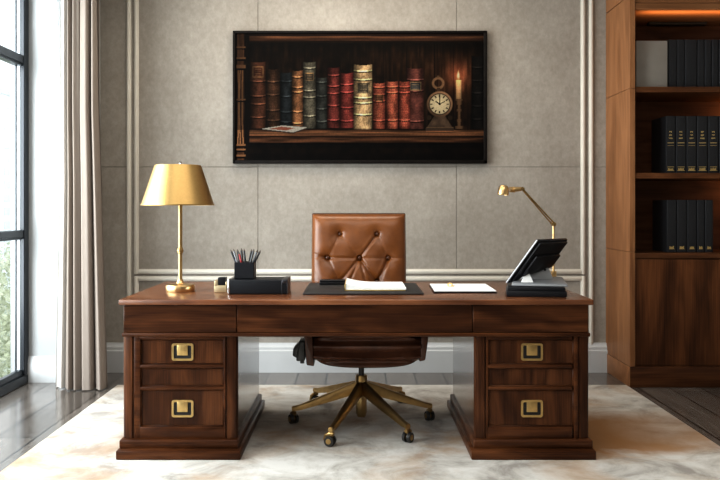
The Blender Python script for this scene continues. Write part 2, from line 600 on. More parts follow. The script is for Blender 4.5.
def tree(x, y, top, rad, col, label):
    o = thing('tree', label, 'tree', (x, y, -6), 'trees outside the window')
    part('trunk', MB().tube([(x, y, -6), (x + .1, y, -4), (x, y + .1, top - rad)], [.22, .17, .08]), solid('bark', (.16, .13, .10), .9), o)
    rr = random.Random(int(abs(x) * 100))
    vs, fs = [], []
    for k in range(5200):
        while True:
            p = Vector((rr.uniform(-1, 1), rr.uniform(-1, 1), rr.uniform(-1, 1)))
            if .35 < p.length < 1:
                break
        lump = .82 + .25 * math.sin(5 * p.x + 2) * math.sin(4 * p.z + 1) + .1 * math.sin(9 * p.y)
        c = Vector((x + p.x * rad * lump, y + p.y * rad * lump, top - rad * 1.25 + p.z * rad * 1.25 * lump))
        a = Vector((rr.gauss(0, 1), rr.gauss(0, 1), rr.gauss(0, 1))).normalized()
        b = a.cross(Vector((rr.gauss(0, 1), rr.gauss(0, 1), rr.gauss(0, 1)))).normalized()
        s = rr.uniform(.05, .10)
        n = len(vs)
        vs += [c - a * s, c + b * s * .5, c + a * s, c - b * s * .5]
        fs.append((n, n + 1, n + 2, n + 3))
    me = bpy.data.meshes.new('crown')
    me.from_pydata([tuple(v - o.location) for v in vs], [], fs)
    finish(me, solid('leaf ' + label[:6], col, .7, 0, .3, 3), smooth=False)
    link('crown', me, o)


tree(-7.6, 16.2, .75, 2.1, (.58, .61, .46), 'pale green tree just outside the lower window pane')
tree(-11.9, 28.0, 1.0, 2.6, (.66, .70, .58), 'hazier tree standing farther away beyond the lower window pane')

# ------------------------------------------------------------------ rug
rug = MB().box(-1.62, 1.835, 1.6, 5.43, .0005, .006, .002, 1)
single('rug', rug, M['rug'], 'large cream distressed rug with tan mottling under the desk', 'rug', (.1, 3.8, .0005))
G = .0062

# ------------------------------------------------------------------ curtains


def drape(name, label, edge_l, edge_r, d, amp, nf, mat, z0, z1, seed, cols=240, rows=26, lead=0.0):
    rr = random.Random(seed)
    ph = [rr.uniform(0, 6.28) for _ in range(6)]
    vs, fs = [], []
    for j in range(rows + 1):
        t = j / rows
        z = z0 + (z1 - z0) * t
        xl, xr = edge_l(t), edge_r(t)
        for i in range(cols + 1):
            u = i / cols
            w = u + .018 * math.sin(2 * math.pi * 1.7 * u + ph[0] + 1.2 * t) + .01 * math.sin(3 * t + ph[1])
            a = 2 * math.pi * nf * w
            s = math.sin(a)
            s = math.copysign(abs(s) ** .75, s)
            am = amp * (1 if not lead else min(1, .25 + 2.4 * u)) * (.75 + .35 * math.sin(2 * math.pi * 1.3 * u + ph[2]) + .15 * (1 - t))
            y = d + am * s + .012 * math.sin(2.3 * a + ph[3] + t) + .02 * math.sin(2 * t + ph[4])
            if lead:
                y += lead * max(0, (.30 - u) / .30) ** 1.3
            x = xl + (xr - xl) * u + .25 * am * math.cos(a)
            vs.append((x, y, z))
    W = cols + 1
    for j in range(rows):
        for i in range(cols):
            fs.append((j * W + i, j * W + i + 1, (j + 1) * W + i + 1, (j + 1) * W + i))
    loc = Vector((edge_l(0) * .5 + edge_r(0) * .5, d, z0))
    me = bpy.data.meshes.new(name)
    me.from_pydata([tuple(Vector(v) - loc) for v in vs], [], fs)
    if lead:
        finish(me, [mat, M['litedge']], 60)
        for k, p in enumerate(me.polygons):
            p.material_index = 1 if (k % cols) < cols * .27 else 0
    else:
        finish(me, mat, 60)
    o = link(name, me)
    o.location = loc
    return tag(o, label, 'curtain')


DC = 5.33
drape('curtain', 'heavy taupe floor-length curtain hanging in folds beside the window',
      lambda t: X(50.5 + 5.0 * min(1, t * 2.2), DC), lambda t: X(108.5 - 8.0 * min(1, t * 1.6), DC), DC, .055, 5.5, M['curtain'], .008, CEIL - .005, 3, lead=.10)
drape('sheer_curtain', 'narrow white sheer curtain hanging between window wall and taupe curtain',
      lambda t: X(58.5 - 10 * max(0, (t - .3)) / .7, 5.43), lambda t: X(66, 5.43), 5.512, .007, 2.0, M['sheer'], .012, CEIL - .005, 9, cols=60)

# ------------------------------------------------------------------ painting (flat canvas, painted in vertex colours)
PD = 5.862


def paint():
    W, H = 521, 271
    U, V = np.meshgrid(np.linspace(35, 686, W), np.linspace(30, 368, H))
    rng = np.random.default_rng(5)

    def noise(sx, sy, seed):
        r = np.random.default_rng(seed)
        gx, gy = int(W / sx) + 3, int(H / sy) + 3
        gd = r.random((gy, gx))
        fx = np.linspace(0, gx - 2.001, W)
        fy = np.linspace(0, gy - 2.001, H)
        ix, iy = fx.astype(int), fy.astype(int)
        tx, ty = fx - ix, fy - iy
        tx, ty = tx * tx * (3 - 2 * tx), ty * ty * (3 - 2 * ty)
        a = gd[iy][:, ix] * (1 - tx) + gd[iy][:, ix + 1] * tx
        b = gd[iy + 1][:, ix] * (1 - tx) + gd[iy + 1][:, ix + 1] * tx
        return a * (1 - ty)[:, None] + b * ty[:, None]

    fine = noise(2, 2, 1)
    mot = noise(9, 12, 2)
    vert = noise(3, 40, 3)
    hor = noise(45, 2.5, 4)
    img = np.zeros((H, W, 3))

    def put(mask, col):
        a = np.clip(mask, 0, 1)[..., None]
        img[:] = img * (1 - a) + np.asarray(col, float) * a

    def shade(c, k):
        return np.asarray(c, float)[None, None, :] * k[..., None]

    # back boards
    k = .55 + .6 * vert * mot * 1.6
    put(np.ones_like(U), shade((44, 28, 17), k))
    warm = np.exp(-(((U - 613) / 75) ** 2 + ((V - 150) / 70) ** 2)) + .45 * np.exp(-(((U - 470) / 90) ** 2 + ((V - 110) / 60) ** 2))
    img[:] += shade((62, 33, 9), warm * (.55 + .6 * vert))
    for bx in (420, 480, 552, 600):
        put((np.abs(U - bx) < 1.3) * .6 * (V > 66), (14, 8, 5))
    put(np.clip((90 - V) / 30, 0, 1) * .55, (12, 8, 6))
    # top moulding
    for y0, y1, c in ((36, 42, (52, 30, 15)), (42, 47, (128, 78, 38)), (47, 53, (92, 54, 26)), (53, 58, (40, 24, 13))):
        put(((V >= y0) & (V < y1)) * 1.0, shade(c, .7 + .6 * hor))
    put((V < 36) * 1.0, (22, 14, 9))
    # shelf
    put(((V > 283) & (V < 298)) * 1.0, shade((150, 94, 46), .55 + .75 * hor))
    put(((V >= 298) & (V < 303)) * 1.0, shade((62, 36, 18), .7 + .5 * hor))
    put(((V >= 303) & (V < 316)) * 1.0, shade((120, 72, 34), .5 + .7 * hor))
    put((V >= 316) * 1.0, shade((20, 13, 9), .6 + .7 * mot))
    put(((V > 330) & (V < 345)) * .3 * mot, (60, 38, 20))
    # left pilaster
    put((U < 76) * 1.0, shade((34, 21, 12), .7 + .5 * vert))
    put(((U > 44) & (U < 62)) * 1.0, shade((124, 76, 36), .6 + .7 * vert))
    for off in (46, 52, 59):
        cx = off + 2.5 * np.sin((V - 120) / 60 * (1 if off < 52 else -1))
        put((np.abs(U - cx) < 1.3) * ((V > 130) & (V < 330)), (200, 134, 68))
    for y in (70, 98, 118, 122, 205, 322, 334, 350):
        put((np.abs(V - y) < 2.2) * ((U > 42) & (U < 66)), (176, 116, 60))
        put((np.abs(V - y - 5) < 2.2) * ((U > 42) & (U < 66)), (20, 12, 8))
    put(((V > 74) & (V < 94) & (U > 45) & (U < 61)) * .7 * (np.sin(U * 1.6) > 0), (150, 96, 46))

    def book(x0, x1, y0, y1, c, bands=(), lab=None, gold=(190, 140, 70), dim=1.0, orn=0.0):
        t = (U - x0) / (x1 - x0)
        inb = ((t > 0) & (t < 1) & (V > y0 + 3 * (2 * t - 1) ** 2 * -1 + 2) & (V < y1))
        sh = .38 + .85 * np.clip(np.sin(np.pi * np.clip(t * .92 + .02, 0, 1)), 0, 1) ** .9
        sh = sh * (1.0 + .25 * (t - .5)) * (.68 + .5 * mot + .22 * (fine - .5)) * dim
        put(inb * 1.0, shade(c, sh))
        for b in bands:
            yy = y0 + b * (y1 - y0) + 2.0 * np.sin(np.pi * np.clip(t, 0, 1))
            put(inb * (np.abs(V - yy) < 1.6), shade(np.minimum(255, np.array(c) * 1.45 + 12), sh * 1.1))
            put(inb * (np.abs(V - yy - 3.2) < 1.6), shade(np.array(c) * .45, sh))
        if orn:
            o = ((np.sin(U * 1.25 + 2 * np.sin(V * .28)) * np.sin(V * .5)) > .45)
            put(inb * o * orn * ((t > .22) & (t < .78)), shade(gold, sh))
        if lab:
            l0, l1, lc = lab
            m = inb * ((V > l0) & (V < l1) & (t > .16) & (t < .86))
            put(m * 1.0, shade(lc, sh * 1.3))
            e = m * (((np.abs(V - l0) < 1.8) | (np.abs(V - l1) < 1.8) | (t < .22) | (t > .80)))
            put(e * .7, shade(gold, sh))
            put(m * ((np.sin(V * 1.1) > .55) & (t > .3) & (t < .72)) * .55, shade(gold, sh))

    book(77, 117, 108, 280, (112, 62, 32), (.28, .5, .62, .82), (120, 148, (88, 44, 22)), dim=.85)
    book(118, 154, 126, 280, (86, 54, 32), (.2, .42, .68, .85), None, dim=.8, orn=.15)
    book(155, 185, 135, 278, (44, 48, 50), (.15, .42, .7, .88), dim=.9)
    book(185, 213, 130, 279, (140, 90, 44), (.1, .28, .36, .7, .9), dim=.95)
    book(213, 246, 108, 280, (98, 90, 72), (.08, .42, .52, .8), (136, 156, (52, 46, 38)))
    book(247, 275, 148, 280, (60, 60, 54), (.08, .35, .6, .85), dim=.95)
    book(276, 307, 122, 278, (112, 42, 30), (.12, .3, .42, .62, .86))
    book(308, 343, 136, 278, (122, 38, 28), (.2, .34, .62, .86), None, orn=.25)
    book(344, 391, 115, 282, (196, 156, 100), (.09, .22, .5, .58, .76), (162, 189, (58, 52, 42)), gold=(170, 140, 90), dim=1.02)
    book(393, 425, 162, 281, (158, 66, 34), (.08, .24, .38, .8), (192, 210, (66, 34, 20)), orn=.5)
    book(427, 458, 158, 281, (168, 72, 36), (.1, .22, .8), None, orn=.5)
    book(480, 524, 124, 281, (108, 56, 42), (.18, .36, .86), (160, 182, (44, 50, 54)))
    book(459, 489, 158, 281, (160, 60, 30), (.1, .22, .8), None, orn=.5)
    book(646, 678, 92, 280, (42, 36, 32), (.15, .33, .5, .68, .86), dim=.9)
    put((np.exp(-((V - 284) / 4.0) ** 2)) * .45 * ((U > 76) & (U < 530)), (16, 9, 6))
    # leaflet on the shelf
    def poly(pts):
        m = np.ones_like(U, bool)
        n = len(pts)
        for i in range(n):
            (ax, ay), (bx_, by) = pts[i], pts[(i + 1) % n]
            m &= ((bx_ - ax) * (V - ay) - (by - ay) * (U - ax)) >= 0
        return m
    put(poly([(104, 285), (160, 276), (226, 281), (188, 293)]) * 1.0, (70, 48, 34))
    put(poly([(104, 281), (160, 272), (226, 277), (188, 290)]) * 1.0, (186, 176, 158))
    put(poly([(124, 281), (158, 275), (192, 279), (170, 285)]) * 1.0, (160, 84, 52))
    # clock
    cx, cy = 565.0, 217.0
    r = np.hypot((U - cx), (V - cy))
    r2 = np.hypot(U - 561, V - 163)
    put(np.clip((4.0 - np.abs(r2 - 13)) / 1.5, 0, 1), (150, 106, 62))
    put(np.clip((4 - np.hypot(U - 561, V - 146)) / 1.5, 0, 1), (120, 84, 48))
    put((np.abs(U - 562) < 4) * ((V > 174) & (V < 186)), (90, 62, 38))
    basep = poly([(552, 246), (580, 246), (592, 268), (602, 284), (528, 284), (538, 268)])
    put(basep * 1.0, shade((98, 74, 52), .6 + .7 * mot))
    put(poly([(530, 276), (602, 276), (602, 286), (528, 286)]) * 1.0, (84, 62, 44))
    put((np.abs(V - 277) < 1.2) * ((U > 532) & (U < 600)), (120, 90, 58))
    put((np.hypot(U - 538, V - 252) < 6) * 1.0, (66, 48, 32))
    put((np.hypot(U - 592, V - 252) < 6) * 1.0, (60, 44, 30))
    put(np.clip((34 - r) / 1.5, 0, 1), shade((172, 124, 78), .85 + .15 * (U - cx) / 34 + .2 * (cy - V) / 34))
    put(np.clip((28.5 - r) / 1.5, 0, 1), (52, 36, 22))
    put(np.clip((26.5 - r) / 1.5, 0, 1), shade((240, 214, 158), 1.04 - .006 * r + .0 * U))
    ang = np.arctan2(U - cx, cy - V)
    for h in range(12):
        a = h * math.pi / 6
        da = np.abs((ang - a + math.pi) % (2 * math.pi) - math.pi) * r
        put(((r > 18) & (r < 24.5) & (da < 1.7)) * .85, (48, 34, 22))
    for a, l, w in ((0.0, 19, 1.3), (math.radians(305), 13, 1.6), (math.radians(62), 16, 1.1)):
        da = np.abs((ang - a + math.pi) % (2 * math.pi) - math.pi)
        put(((r < l) & (np.where(da < 1.5, r * np.sin(da), 99) < w)) * 1.0, (30, 22, 16))
    put((np.hypot(U - cx, V - cy) < 3) * 1.0, (30, 22, 16))
    # candlestick
    for y0, y1, w in ((203, 209, 10), (209, 218, 7), (218, 230, 4), (230, 236, 7), (236, 256, 3.6), (256, 262, 6), (262, 274, 4.5), (274, 281, 11)):
        t = (U - 615) / w
        put(((np.abs(t) < 1) & (V >= y0) & (V < y1)) * 1.0, shade((112, 78, 44), .45 + .7 * np.sqrt(np.clip(1 - t * t, 0, 1))))
    t = (U - 613.5) / 7.5
    put(((np.abs(t) < 1) & (V > 154) & (V < 204)) * 1.0, shade((232, 176, 104), (.45 + .6 * np.sqrt(np.clip(1 - t * t, 0, 1))) * (1.15 - (V - 154) / 120)))
    gl = np.exp(-(((U - 613) / 26) ** 2 + ((V - 142) / 32) ** 2))
    img[:] += shade((150, 66, 16), gl * .75)
    fl = ((U - 613) / (5.2 * np.clip((V - 122) / 24, 0.02, 1))) ** 2 + ((V - 142) / 15) ** 2
    put(np.clip(1.25 - fl, 0, 1), (255, 190, 92))
    put(np.clip(1.1 - fl * 2.4, 0, 1), (255, 240, 190))
    # vignette darkening the left and right of the picture
    vg = 1 - .45 * np.clip((120 - U) / 85, 0, 1) * (V < 283) - .25 * np.clip((U - 620) / 60, 0, 1)
    img[:] *= (vg * (.93 + .14 * fine))[..., None]
    s = np.clip(img / 255, 0, 1)
    lin = np.where(s < .04045, s / 12.92, ((s + .055) / 1.055) ** 2.4)
    return U, V, lin


def painting():
    x0, x1, z0, z1 = X(233, PD), X(487, PD), Z(163.5, PD), Z(31, PD)
    o = thing('painting', 'wide dark framed painting of a bookshelf with old books, clock and candle', 'painting', ((x0 + x1) / 2, WB - .001, z0))
    w = .024
    y0, y1 = PD - .012, WB - .001
    f = MB()
    f.box(x0, x1, y0, y1, z0, z0 + w, .003).box(x0, x1, y0, y1, z1 - w * .7, z1, .003)
    f.box(x0, x0 + w * .7, y0, y1, z0, z1, .003).box(x1 - w, x1, y0, y1, z0, z1, .003)
    f.box(x0 + .01, x1 - .01, PD + .006, y1, z0 + .01, z1 - .01)
    part('picture_frame', f, M['picframe'], o)
    U, V, lin = paint()
    H, W = U.shape
    vx = X(220 + U / 2.5714, PD)
    vz = Z(20 + V / 2.5806, PD)
    vx = np.clip(vx, x0 + .004, x1 - .004)
    vz = np.clip(vz, z0 + .004, z1 - .004)
    co = np.stack([vx - o.location.x, np.full_like(vx, PD + .002 - o.location.y), vz - o.location.z], -1).reshape(-1, 3)
    idx = np.arange(H * W).reshape(H, W)
    q = np.stack([idx[1:, :-1], idx[1:, 1:], idx[:-1, 1:], idx[:-1, :-1]], -1).reshape(-1, 4)
    me = bpy.data.meshes.new('canvas')
    me.vertices.add(len(co))
    me.vertices.foreach_set('co', co.ravel())
    me.loops.add(q.size)
    me.loops.foreach_set('vertex_index', q.ravel().astype(np.int32))
    me.polygons.add(len(q))
    me.polygons.foreach_set('loop_start', np.arange(0, q.size, 4, dtype=np.int32))
    at = me.color_attributes.new('paint', 'FLOAT_COLOR', 'POINT')
    rgba = np.ones((H * W, 4), np.float32)
    rgba[:, :3] = (lin * .72 + .28 * lin.mean(-1, keepdims=True)).reshape(-1, 3) ** 1.12 * .46
    at.data.foreach_set('color', rgba.ravel())
    me.validate()
    m, nt, b = nodes('oil painted canvas')
    a = N(nt, 'ShaderNodeVertexColor', layer_name='paint')
    nt.links.new(a.outputs['Color'], b.inputs['Base Color'])
    b.inputs['Roughness'].default_value = .5
    b.inputs['Specular IOR Level'].default_value = .06
    finish(me, m, smooth=False)
    link('canvas', me, o)


painting()

# ------------------------------------------------------------------ bookcase
BD = 5.38
BX0, BX1 = 1.842, 3.12


def bookcase():
    o = thing('bookcase', 'tall built-in walnut bookcase with open shelves and a lower door', 'bookcase', ((BX0 + BX1) / 2, 5.64, 0))
    Y1 = WB - .002
    zt = Z(93, BD)
    # left side in two boards with a fine seam, right side likewise
    sp = MB()
    for x0, x1 in ((BX0, BX0 + .036),):
        sp.box(x0, x1, BD, Y1, .139, .909, .0015, 1).box(x0, x1, BD, Y1, .911, 2.010, .0015, 1).box(x0, x1, BD, Y1, 2.012, 2.636, .0015, 1).box(x0, x1, BD, Y1, 2.641, CEIL - .002, .0015, 1)
    part('side_panel', sp, M['casez'], o)
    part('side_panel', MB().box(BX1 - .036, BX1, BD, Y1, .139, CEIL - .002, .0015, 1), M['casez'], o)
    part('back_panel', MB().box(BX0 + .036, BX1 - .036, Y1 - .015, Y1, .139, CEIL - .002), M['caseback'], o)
    part('plinth', MB().box(BX0 - .004, BX1, BD - .012, Y1, .0, .139, .004, 2), [M['casep'], M['casex']], o)  # shade on the plinth front is painted in: darker wood than its side
    pl_ = [c for c in o.children if c.name.startswith('plinth')][0]
    for p_ in pl_.data.polygons:
        if p_.normal.x < -.7:
            p_.material_index = 1
    xi0, xi1 = BX0 + .036, BX1 - .036
    for za, zb in ((1.986, 2.023), (1.405, 1.442), (.866, .902)):
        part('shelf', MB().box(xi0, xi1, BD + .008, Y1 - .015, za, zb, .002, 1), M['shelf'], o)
    part('top_panel', MB().box(xi0, xi1, BD + .012, Y1 - .015, 2.543, 2.565, .002, 1), M['casex'], o)
    fa = MB().box(xi0, xi1, BD + .004, BD + .03, 2.543, 2.585, .003, 1).box(xi0, xi1, BD + .012, BD + .03, 2.589, CEIL - .002, .002, 1)
    part('fascia', fa, M['casex'], o)
    part('light_bar', MB().box(X(647, 5.78), X(705, 5.78), 5.74, 5.79, Z(26, 5.78), 2.543, .004, 1), M['darkslot'], o)
    xm = (xi0 + xi1) / 2
    for a, b in ((xi0 + .003, xm - .0015), (xm + .0015, xi1 - .003)):
        part('door', MB().box(a, b, BD + .012, BD + .034, .143, .860, .002, 1), M['casedoor'], o)


bookcase()

BF = 5.47
sb = F / BF


def bz(h):
    return h


def binder_proto(name, w, h, gold):
    o = thing(name, 'x', 'binder', (0, 0, 0))
    dp = .27
    body = MB().box(-w / 2 + .003, w / 2 - .003, .012, dp - .004, .004, h - .006, .001, 1, mi=1)
    body.box(-w / 2, -w / 2 + .004, .006, dp, 0, h, .0012, 1)
    body.box(w / 2 - .004, w / 2, .006, dp, 0, h, .0012, 1)
    part('cover', body, [M['binder'], M['darkslot']], o)
    part('spine', MB().box(-w / 2, w / 2, 0, .010, 0, h, .004, 3), M['binder'], o)
    if gold:
        e = .0008
        rr = random.Random(int(w * 1e5) + gold)
        bits = {}

        def bar(k, x0, x1, z0, z1):
            bits.setdefault(k, MB()).box(x0, x1, -e, .001, z0, z1)
        if gold == 1:
            zz = h * .735
            for rw in range(3):
                n = 3 if rw < 2 else 4
                ww = w * (.30 if rw < 2 else .42)
                for k in range(n):
                    a = -ww / 2 + ww * k / n
                    bar('title_lettering', a, a + ww / n * .7, zz - rw * .022 - rr.uniform(.005, .012), zz - rw * .022)
            bar('gold_band', -w * .34, w * .34, h * .525, h * .537)
            bar('gold_rule', -w * .34, w * .34, h * .482, h * .487)
            for k in range(5):
                a = -w * .30 + w * .6 * k / 5
                bar('base_mark', a, a + w * .085, .020, .024 + rr.uniform(.008, .015))
            bar('base_mark', -w * .38, w * .38, .018, .021)
            bar('base_rule', -w * .36, w * .36, .043, .046)
        else:
            for k in range(4):
                a = -w * .24 + w * .48 * k / 4
                bar('base_mark', a, a + w * .09, .024, .030 + rr.uniform(.008, .015))
            bar('base_mark', -w * .30, w * .30, .022, .0245)
        for k, t in bits.items():
            part(k, t, M['gold'], o, label='gold foil ' + k.replace('_', ' '))
    return o


def row(pxs, zb, ytop, gold, labels, group, name='binder'):
    h = Z(ytop, BF) - zb
    for (a, b), lb in zip(pxs, labels):
        w = X(b, BF) - X(a, BF)
        o = binder_proto(name, w - .001, h, gold)
        o.location = ((X(a, BF) + X(b, BF)) / 2, BF, zb + .0006)
        o['label'] = lb
        o['group'] = group


ords = ['first', 'second', 'third', 'fourth', 'fifth', 'sixth', 'seventh']
row([(668.5, 677), (677.5, 684.5), (685, 697), (697.7, 704.3), (704.8, 711.4), (712, 718.4), (719, 727)], 2.023, 39.5, 0,
    ['plain black binder on the top shelf, right against the grey box'] +
    ['narrow plain black binder, second from the grey box on the top shelf', 'widest plain black binder on the top shelf, third from the grey box'] +
    [f'plain black binder, {w} from the grey box on the top shelf' for w in ords[3:6]] + ['plain black binder cut by the right picture edge on the top shelf'],
    'plain black binders on the top shelf')
row([(666, 675.4), (676, 686), (686.7, 696.7), (697.3, 707.8), (708.5, 718.5), (719.2, 729)], 1.442, 116, 1,
    [f'black binder with gold lettering, {w} from the left on the middle shelf' for w in ords[:5]] + ['black binder cut by the right picture edge on the middle shelf'],
    'gold lettered black binders on the middle shelf')
row([(667, 676.6), (677.2, 686.8), (687.4, 696.6), (697.2, 704.6), (705.2, 713.2)], .902, 200, 2,
    [f'black binder with small gold mark, {w} from the left on the lowest shelf' for w in ords[:5]],
    'black binders on the lowest shelf')
gb = thing('storage_box', 'plain grey upright storage box at the left end of the top shelf', 'box', (1.98, BF, 2.0232))
part('body', MB().box(X(635.5, BF), X(667, BF), BF - .01, BF + .26, 2.0232, Z(41, BF), .003, 2), M['greybox'], gb)

# ------------------------------------------------------------------ desk
DY = 3.87


def pull(parent, cx, cz):
    y = DY + .0125
    w, h = .106, .084
    b = MB()
    t = .0105

    def rr(w_, h_, r, n=6):
        pts = []
        for sx, sz, a0 in ((1, 1, 0), (-1, 1, 90), (-1, -1, 180), (1, -1, 270)):
            for k in range(n + 1):
                a_ = math.radians(a0 + 90 * k / n)
                pts.append((cx + sx * (w_ / 2 - r) + r * math.cos(a_), cz + sz * (h_ / 2 - r) + r * math.sin(a_)))
        return pts
    A, Bq = rr(w, h, .012), rr(w - 2 * t, h - 2 * t, .006)
    t_ = bmesh.new()
    L4 = [[t_.verts.new((p[0], yy, p[1])) for p in P_] for P_, yy in ((A, y), (A, y - .007), (Bq, y - .007), (Bq, y))]
    m_ = len(A)
    for q in range(4):
        for k in range(m_):
            t_.faces.new((L4[q][k], L4[q][(k + 1) % m_], L4[(q + 1) % 4][(k + 1) % m_], L4[(q + 1) % 4][k]))
    bmesh.ops.recalc_face_normals(t_, faces=list(t_.faces))
    b._add(t_)
    b.box(cx - w / 2 + .006, cx + w / 2 - .006, y - .002, y, cz - h / 2 + .006, cz + h / 2 - .006, mi=1)
    b.box(cx - w / 2 + t + .0165, cx + w / 2 - t - .0165, y - .009, y - .002, cz - h / 2 + t + .015, cz + h / 2 - t + .003, .002)
    part('drawer_pull', b, [M['pullbrass'], M['darkslot']], parent, label='square brass recessed drawer pull')


def desk():
    o = thing('desk', 'large walnut pedestal desk with brass pulls standing on the rug', 'desk', (0, 4.3, G))
    zt0, zt1 = Z(305.5, 3.836), .766
    yb = 4.79
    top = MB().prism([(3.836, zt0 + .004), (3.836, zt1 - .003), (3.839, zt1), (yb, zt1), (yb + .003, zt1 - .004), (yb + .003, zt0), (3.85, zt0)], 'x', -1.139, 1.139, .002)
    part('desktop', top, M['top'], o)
    za, zb = Z(332.5, DY), zt0
    x0, x1, x2, x3 = -1.123, X(237, DY), X(472.5, DY), 1.123
    for a, b in ((x0, x1 - .001), (x1 + .001, x2 - .001), (x2 + .001, x3)):
        part('apron_drawer', MB().box(a, b, DY - .006, DY + .02, za, zb, .003, 1), M['walx'], o)
    side = MB()
    for s in (-1, 1):
        side.box(s * 1.123 - (.02 if s > 0 else 0), s * 1.123 + (0 if s > 0 else .02), DY + .02, yb - .01, za, zb, .002, 1)
    side.box(-1.112, 1.112, yb - .03, yb - .01, za + .02, zb)
    part('apron_frame', side, M['waly'], o)
    mo = MB()
    z0, z1 = Z(336.3, DY), za
    mo.box(-1.130, 1.130, DY - .016, DY + .03, z0, z1, .004, 2)
    for s in (-1, 1):
        mo.box(min(s * 1.130, s * 1.09), max(s * 1.130, s * 1.09), DY + .03, yb, z0, z1, .004, 2)
    mo.box(-1.1, 1.1, DY + .03, yb, z0 + .008, z1 - .004)
    part('edge_moulding', mo, M['edge'], o)
    ztop = z0
    for s in (-1, 1):
        mx = lambda px: X(px, DY) if s < 0 else -X(px, DY)

        def bx(mb, a, b, *r, **k):
            xa, xb = mx(a), mx(b)
            return mb.box(min(xa, xb), max(xa, xb), *r, **k)
        body = MB()
        bx(body, 123.5, 236.2, DY + .03, yb - .005, .085, ztop, .002, 1)
        part('pedestal_body', body, M['polish'], o)
        # inner moulding boards on the carcass side
        for a, b in ((122.3, 133.5), (226, 237)):
            xa, xb = sorted((mx(a), mx(b)))
            w = xb - xa
            n = 7
            outer_left = (a < 180) == (s < 0)
            pts = []
            c = .022
            if outer_left:
                pts = [(xb, DY + .045), (xa, DY + .045), (xa, DY + .002 + c), (xa + c * .3, DY + .002 + c * .3), (xa + c, DY + .002), (xb - .007, DY + .002), (xb - .004, DY + .008), (xb, DY + .008)]
            else:
                pts = [(xa, DY + .045), (xb, DY + .045), (xb, DY + .002 + c), (xb - c * .3, DY + .002 + c * .3), (xb - c, DY + .002), (xa + .007, DY + .002), (xa + .004, DY + .008), (xa, DY + .008)]
            part('corner_post', MB().prism(pts, 'z', .088, ztop), M['walz'], o)
        ff = MB()
        zl = [ztop, Z(339.5, DY), Z(365.0, DY), Z(368.2, DY), Z(386.8, DY), Z(390.0, DY), Z(427, DY), .088]
        oi = 140.3 if s < 0 else 138.0
        for a, b in ((134, oi), (223.7, 225.6)):
            bx(ff, a, b, DY, DY + .035, .088, ztop, .0025, 2)
        for k in (0, 2, 4, 6):
            bx(ff, 139.5, 224.5, DY, DY + .035, zl[k + 1], zl[k], .003, 2)
        # bead inside every opening
        for k in (1, 3, 5):
            za_, zb_ = zl[k + 1], zl[k]
            xa, xb = sorted((mx(oi), mx(223.7)))
            e = .0045
            ff.box(xa, xa + e, DY + .006, DY + .03, za_, zb_, .002, 1).box(xb - e, xb, DY + .006, DY + .03, za_, zb_, .002, 1)
            ff.box(xa, xb, DY + .006, DY + .03, zb_ - e, zb_, .002, 1).box(xa, xb, DY + .006, DY + .03, za_, za_ + e, .002, 1)
        part('face_frame', ff, M['edge'], o)
        for k in (1, 3, 5):
            xa, xb = sorted((mx(oi), mx(223.7)))
            d = part('drawer', MB().box(xa + .0055, xb - .0055, DY + .0125, DY + .034, zl[k + 1] + .0055, zl[k] - .0055, .0015, 1), M['walz' if k != 3 else 'walz'], o)
            if k != 3:
                pull(d, X(182.2, DY) if s < 0 else X(532.3, DY), Z(352.3, DY) if k == 1 else Z(409, DY))
        pl = MB()
        bx(pl, 120.4, 239.2, DY - .024, yb + .02, .048, .090, .008, 3)
        bx(pl, 119.6, 242.4, DY - .064, yb + .04, G, .0495, .005, 2)
        part('plinth', pl, M['edge'], o)


desk()
DT = .7663

# ------------------------------------------------------------------ office chair


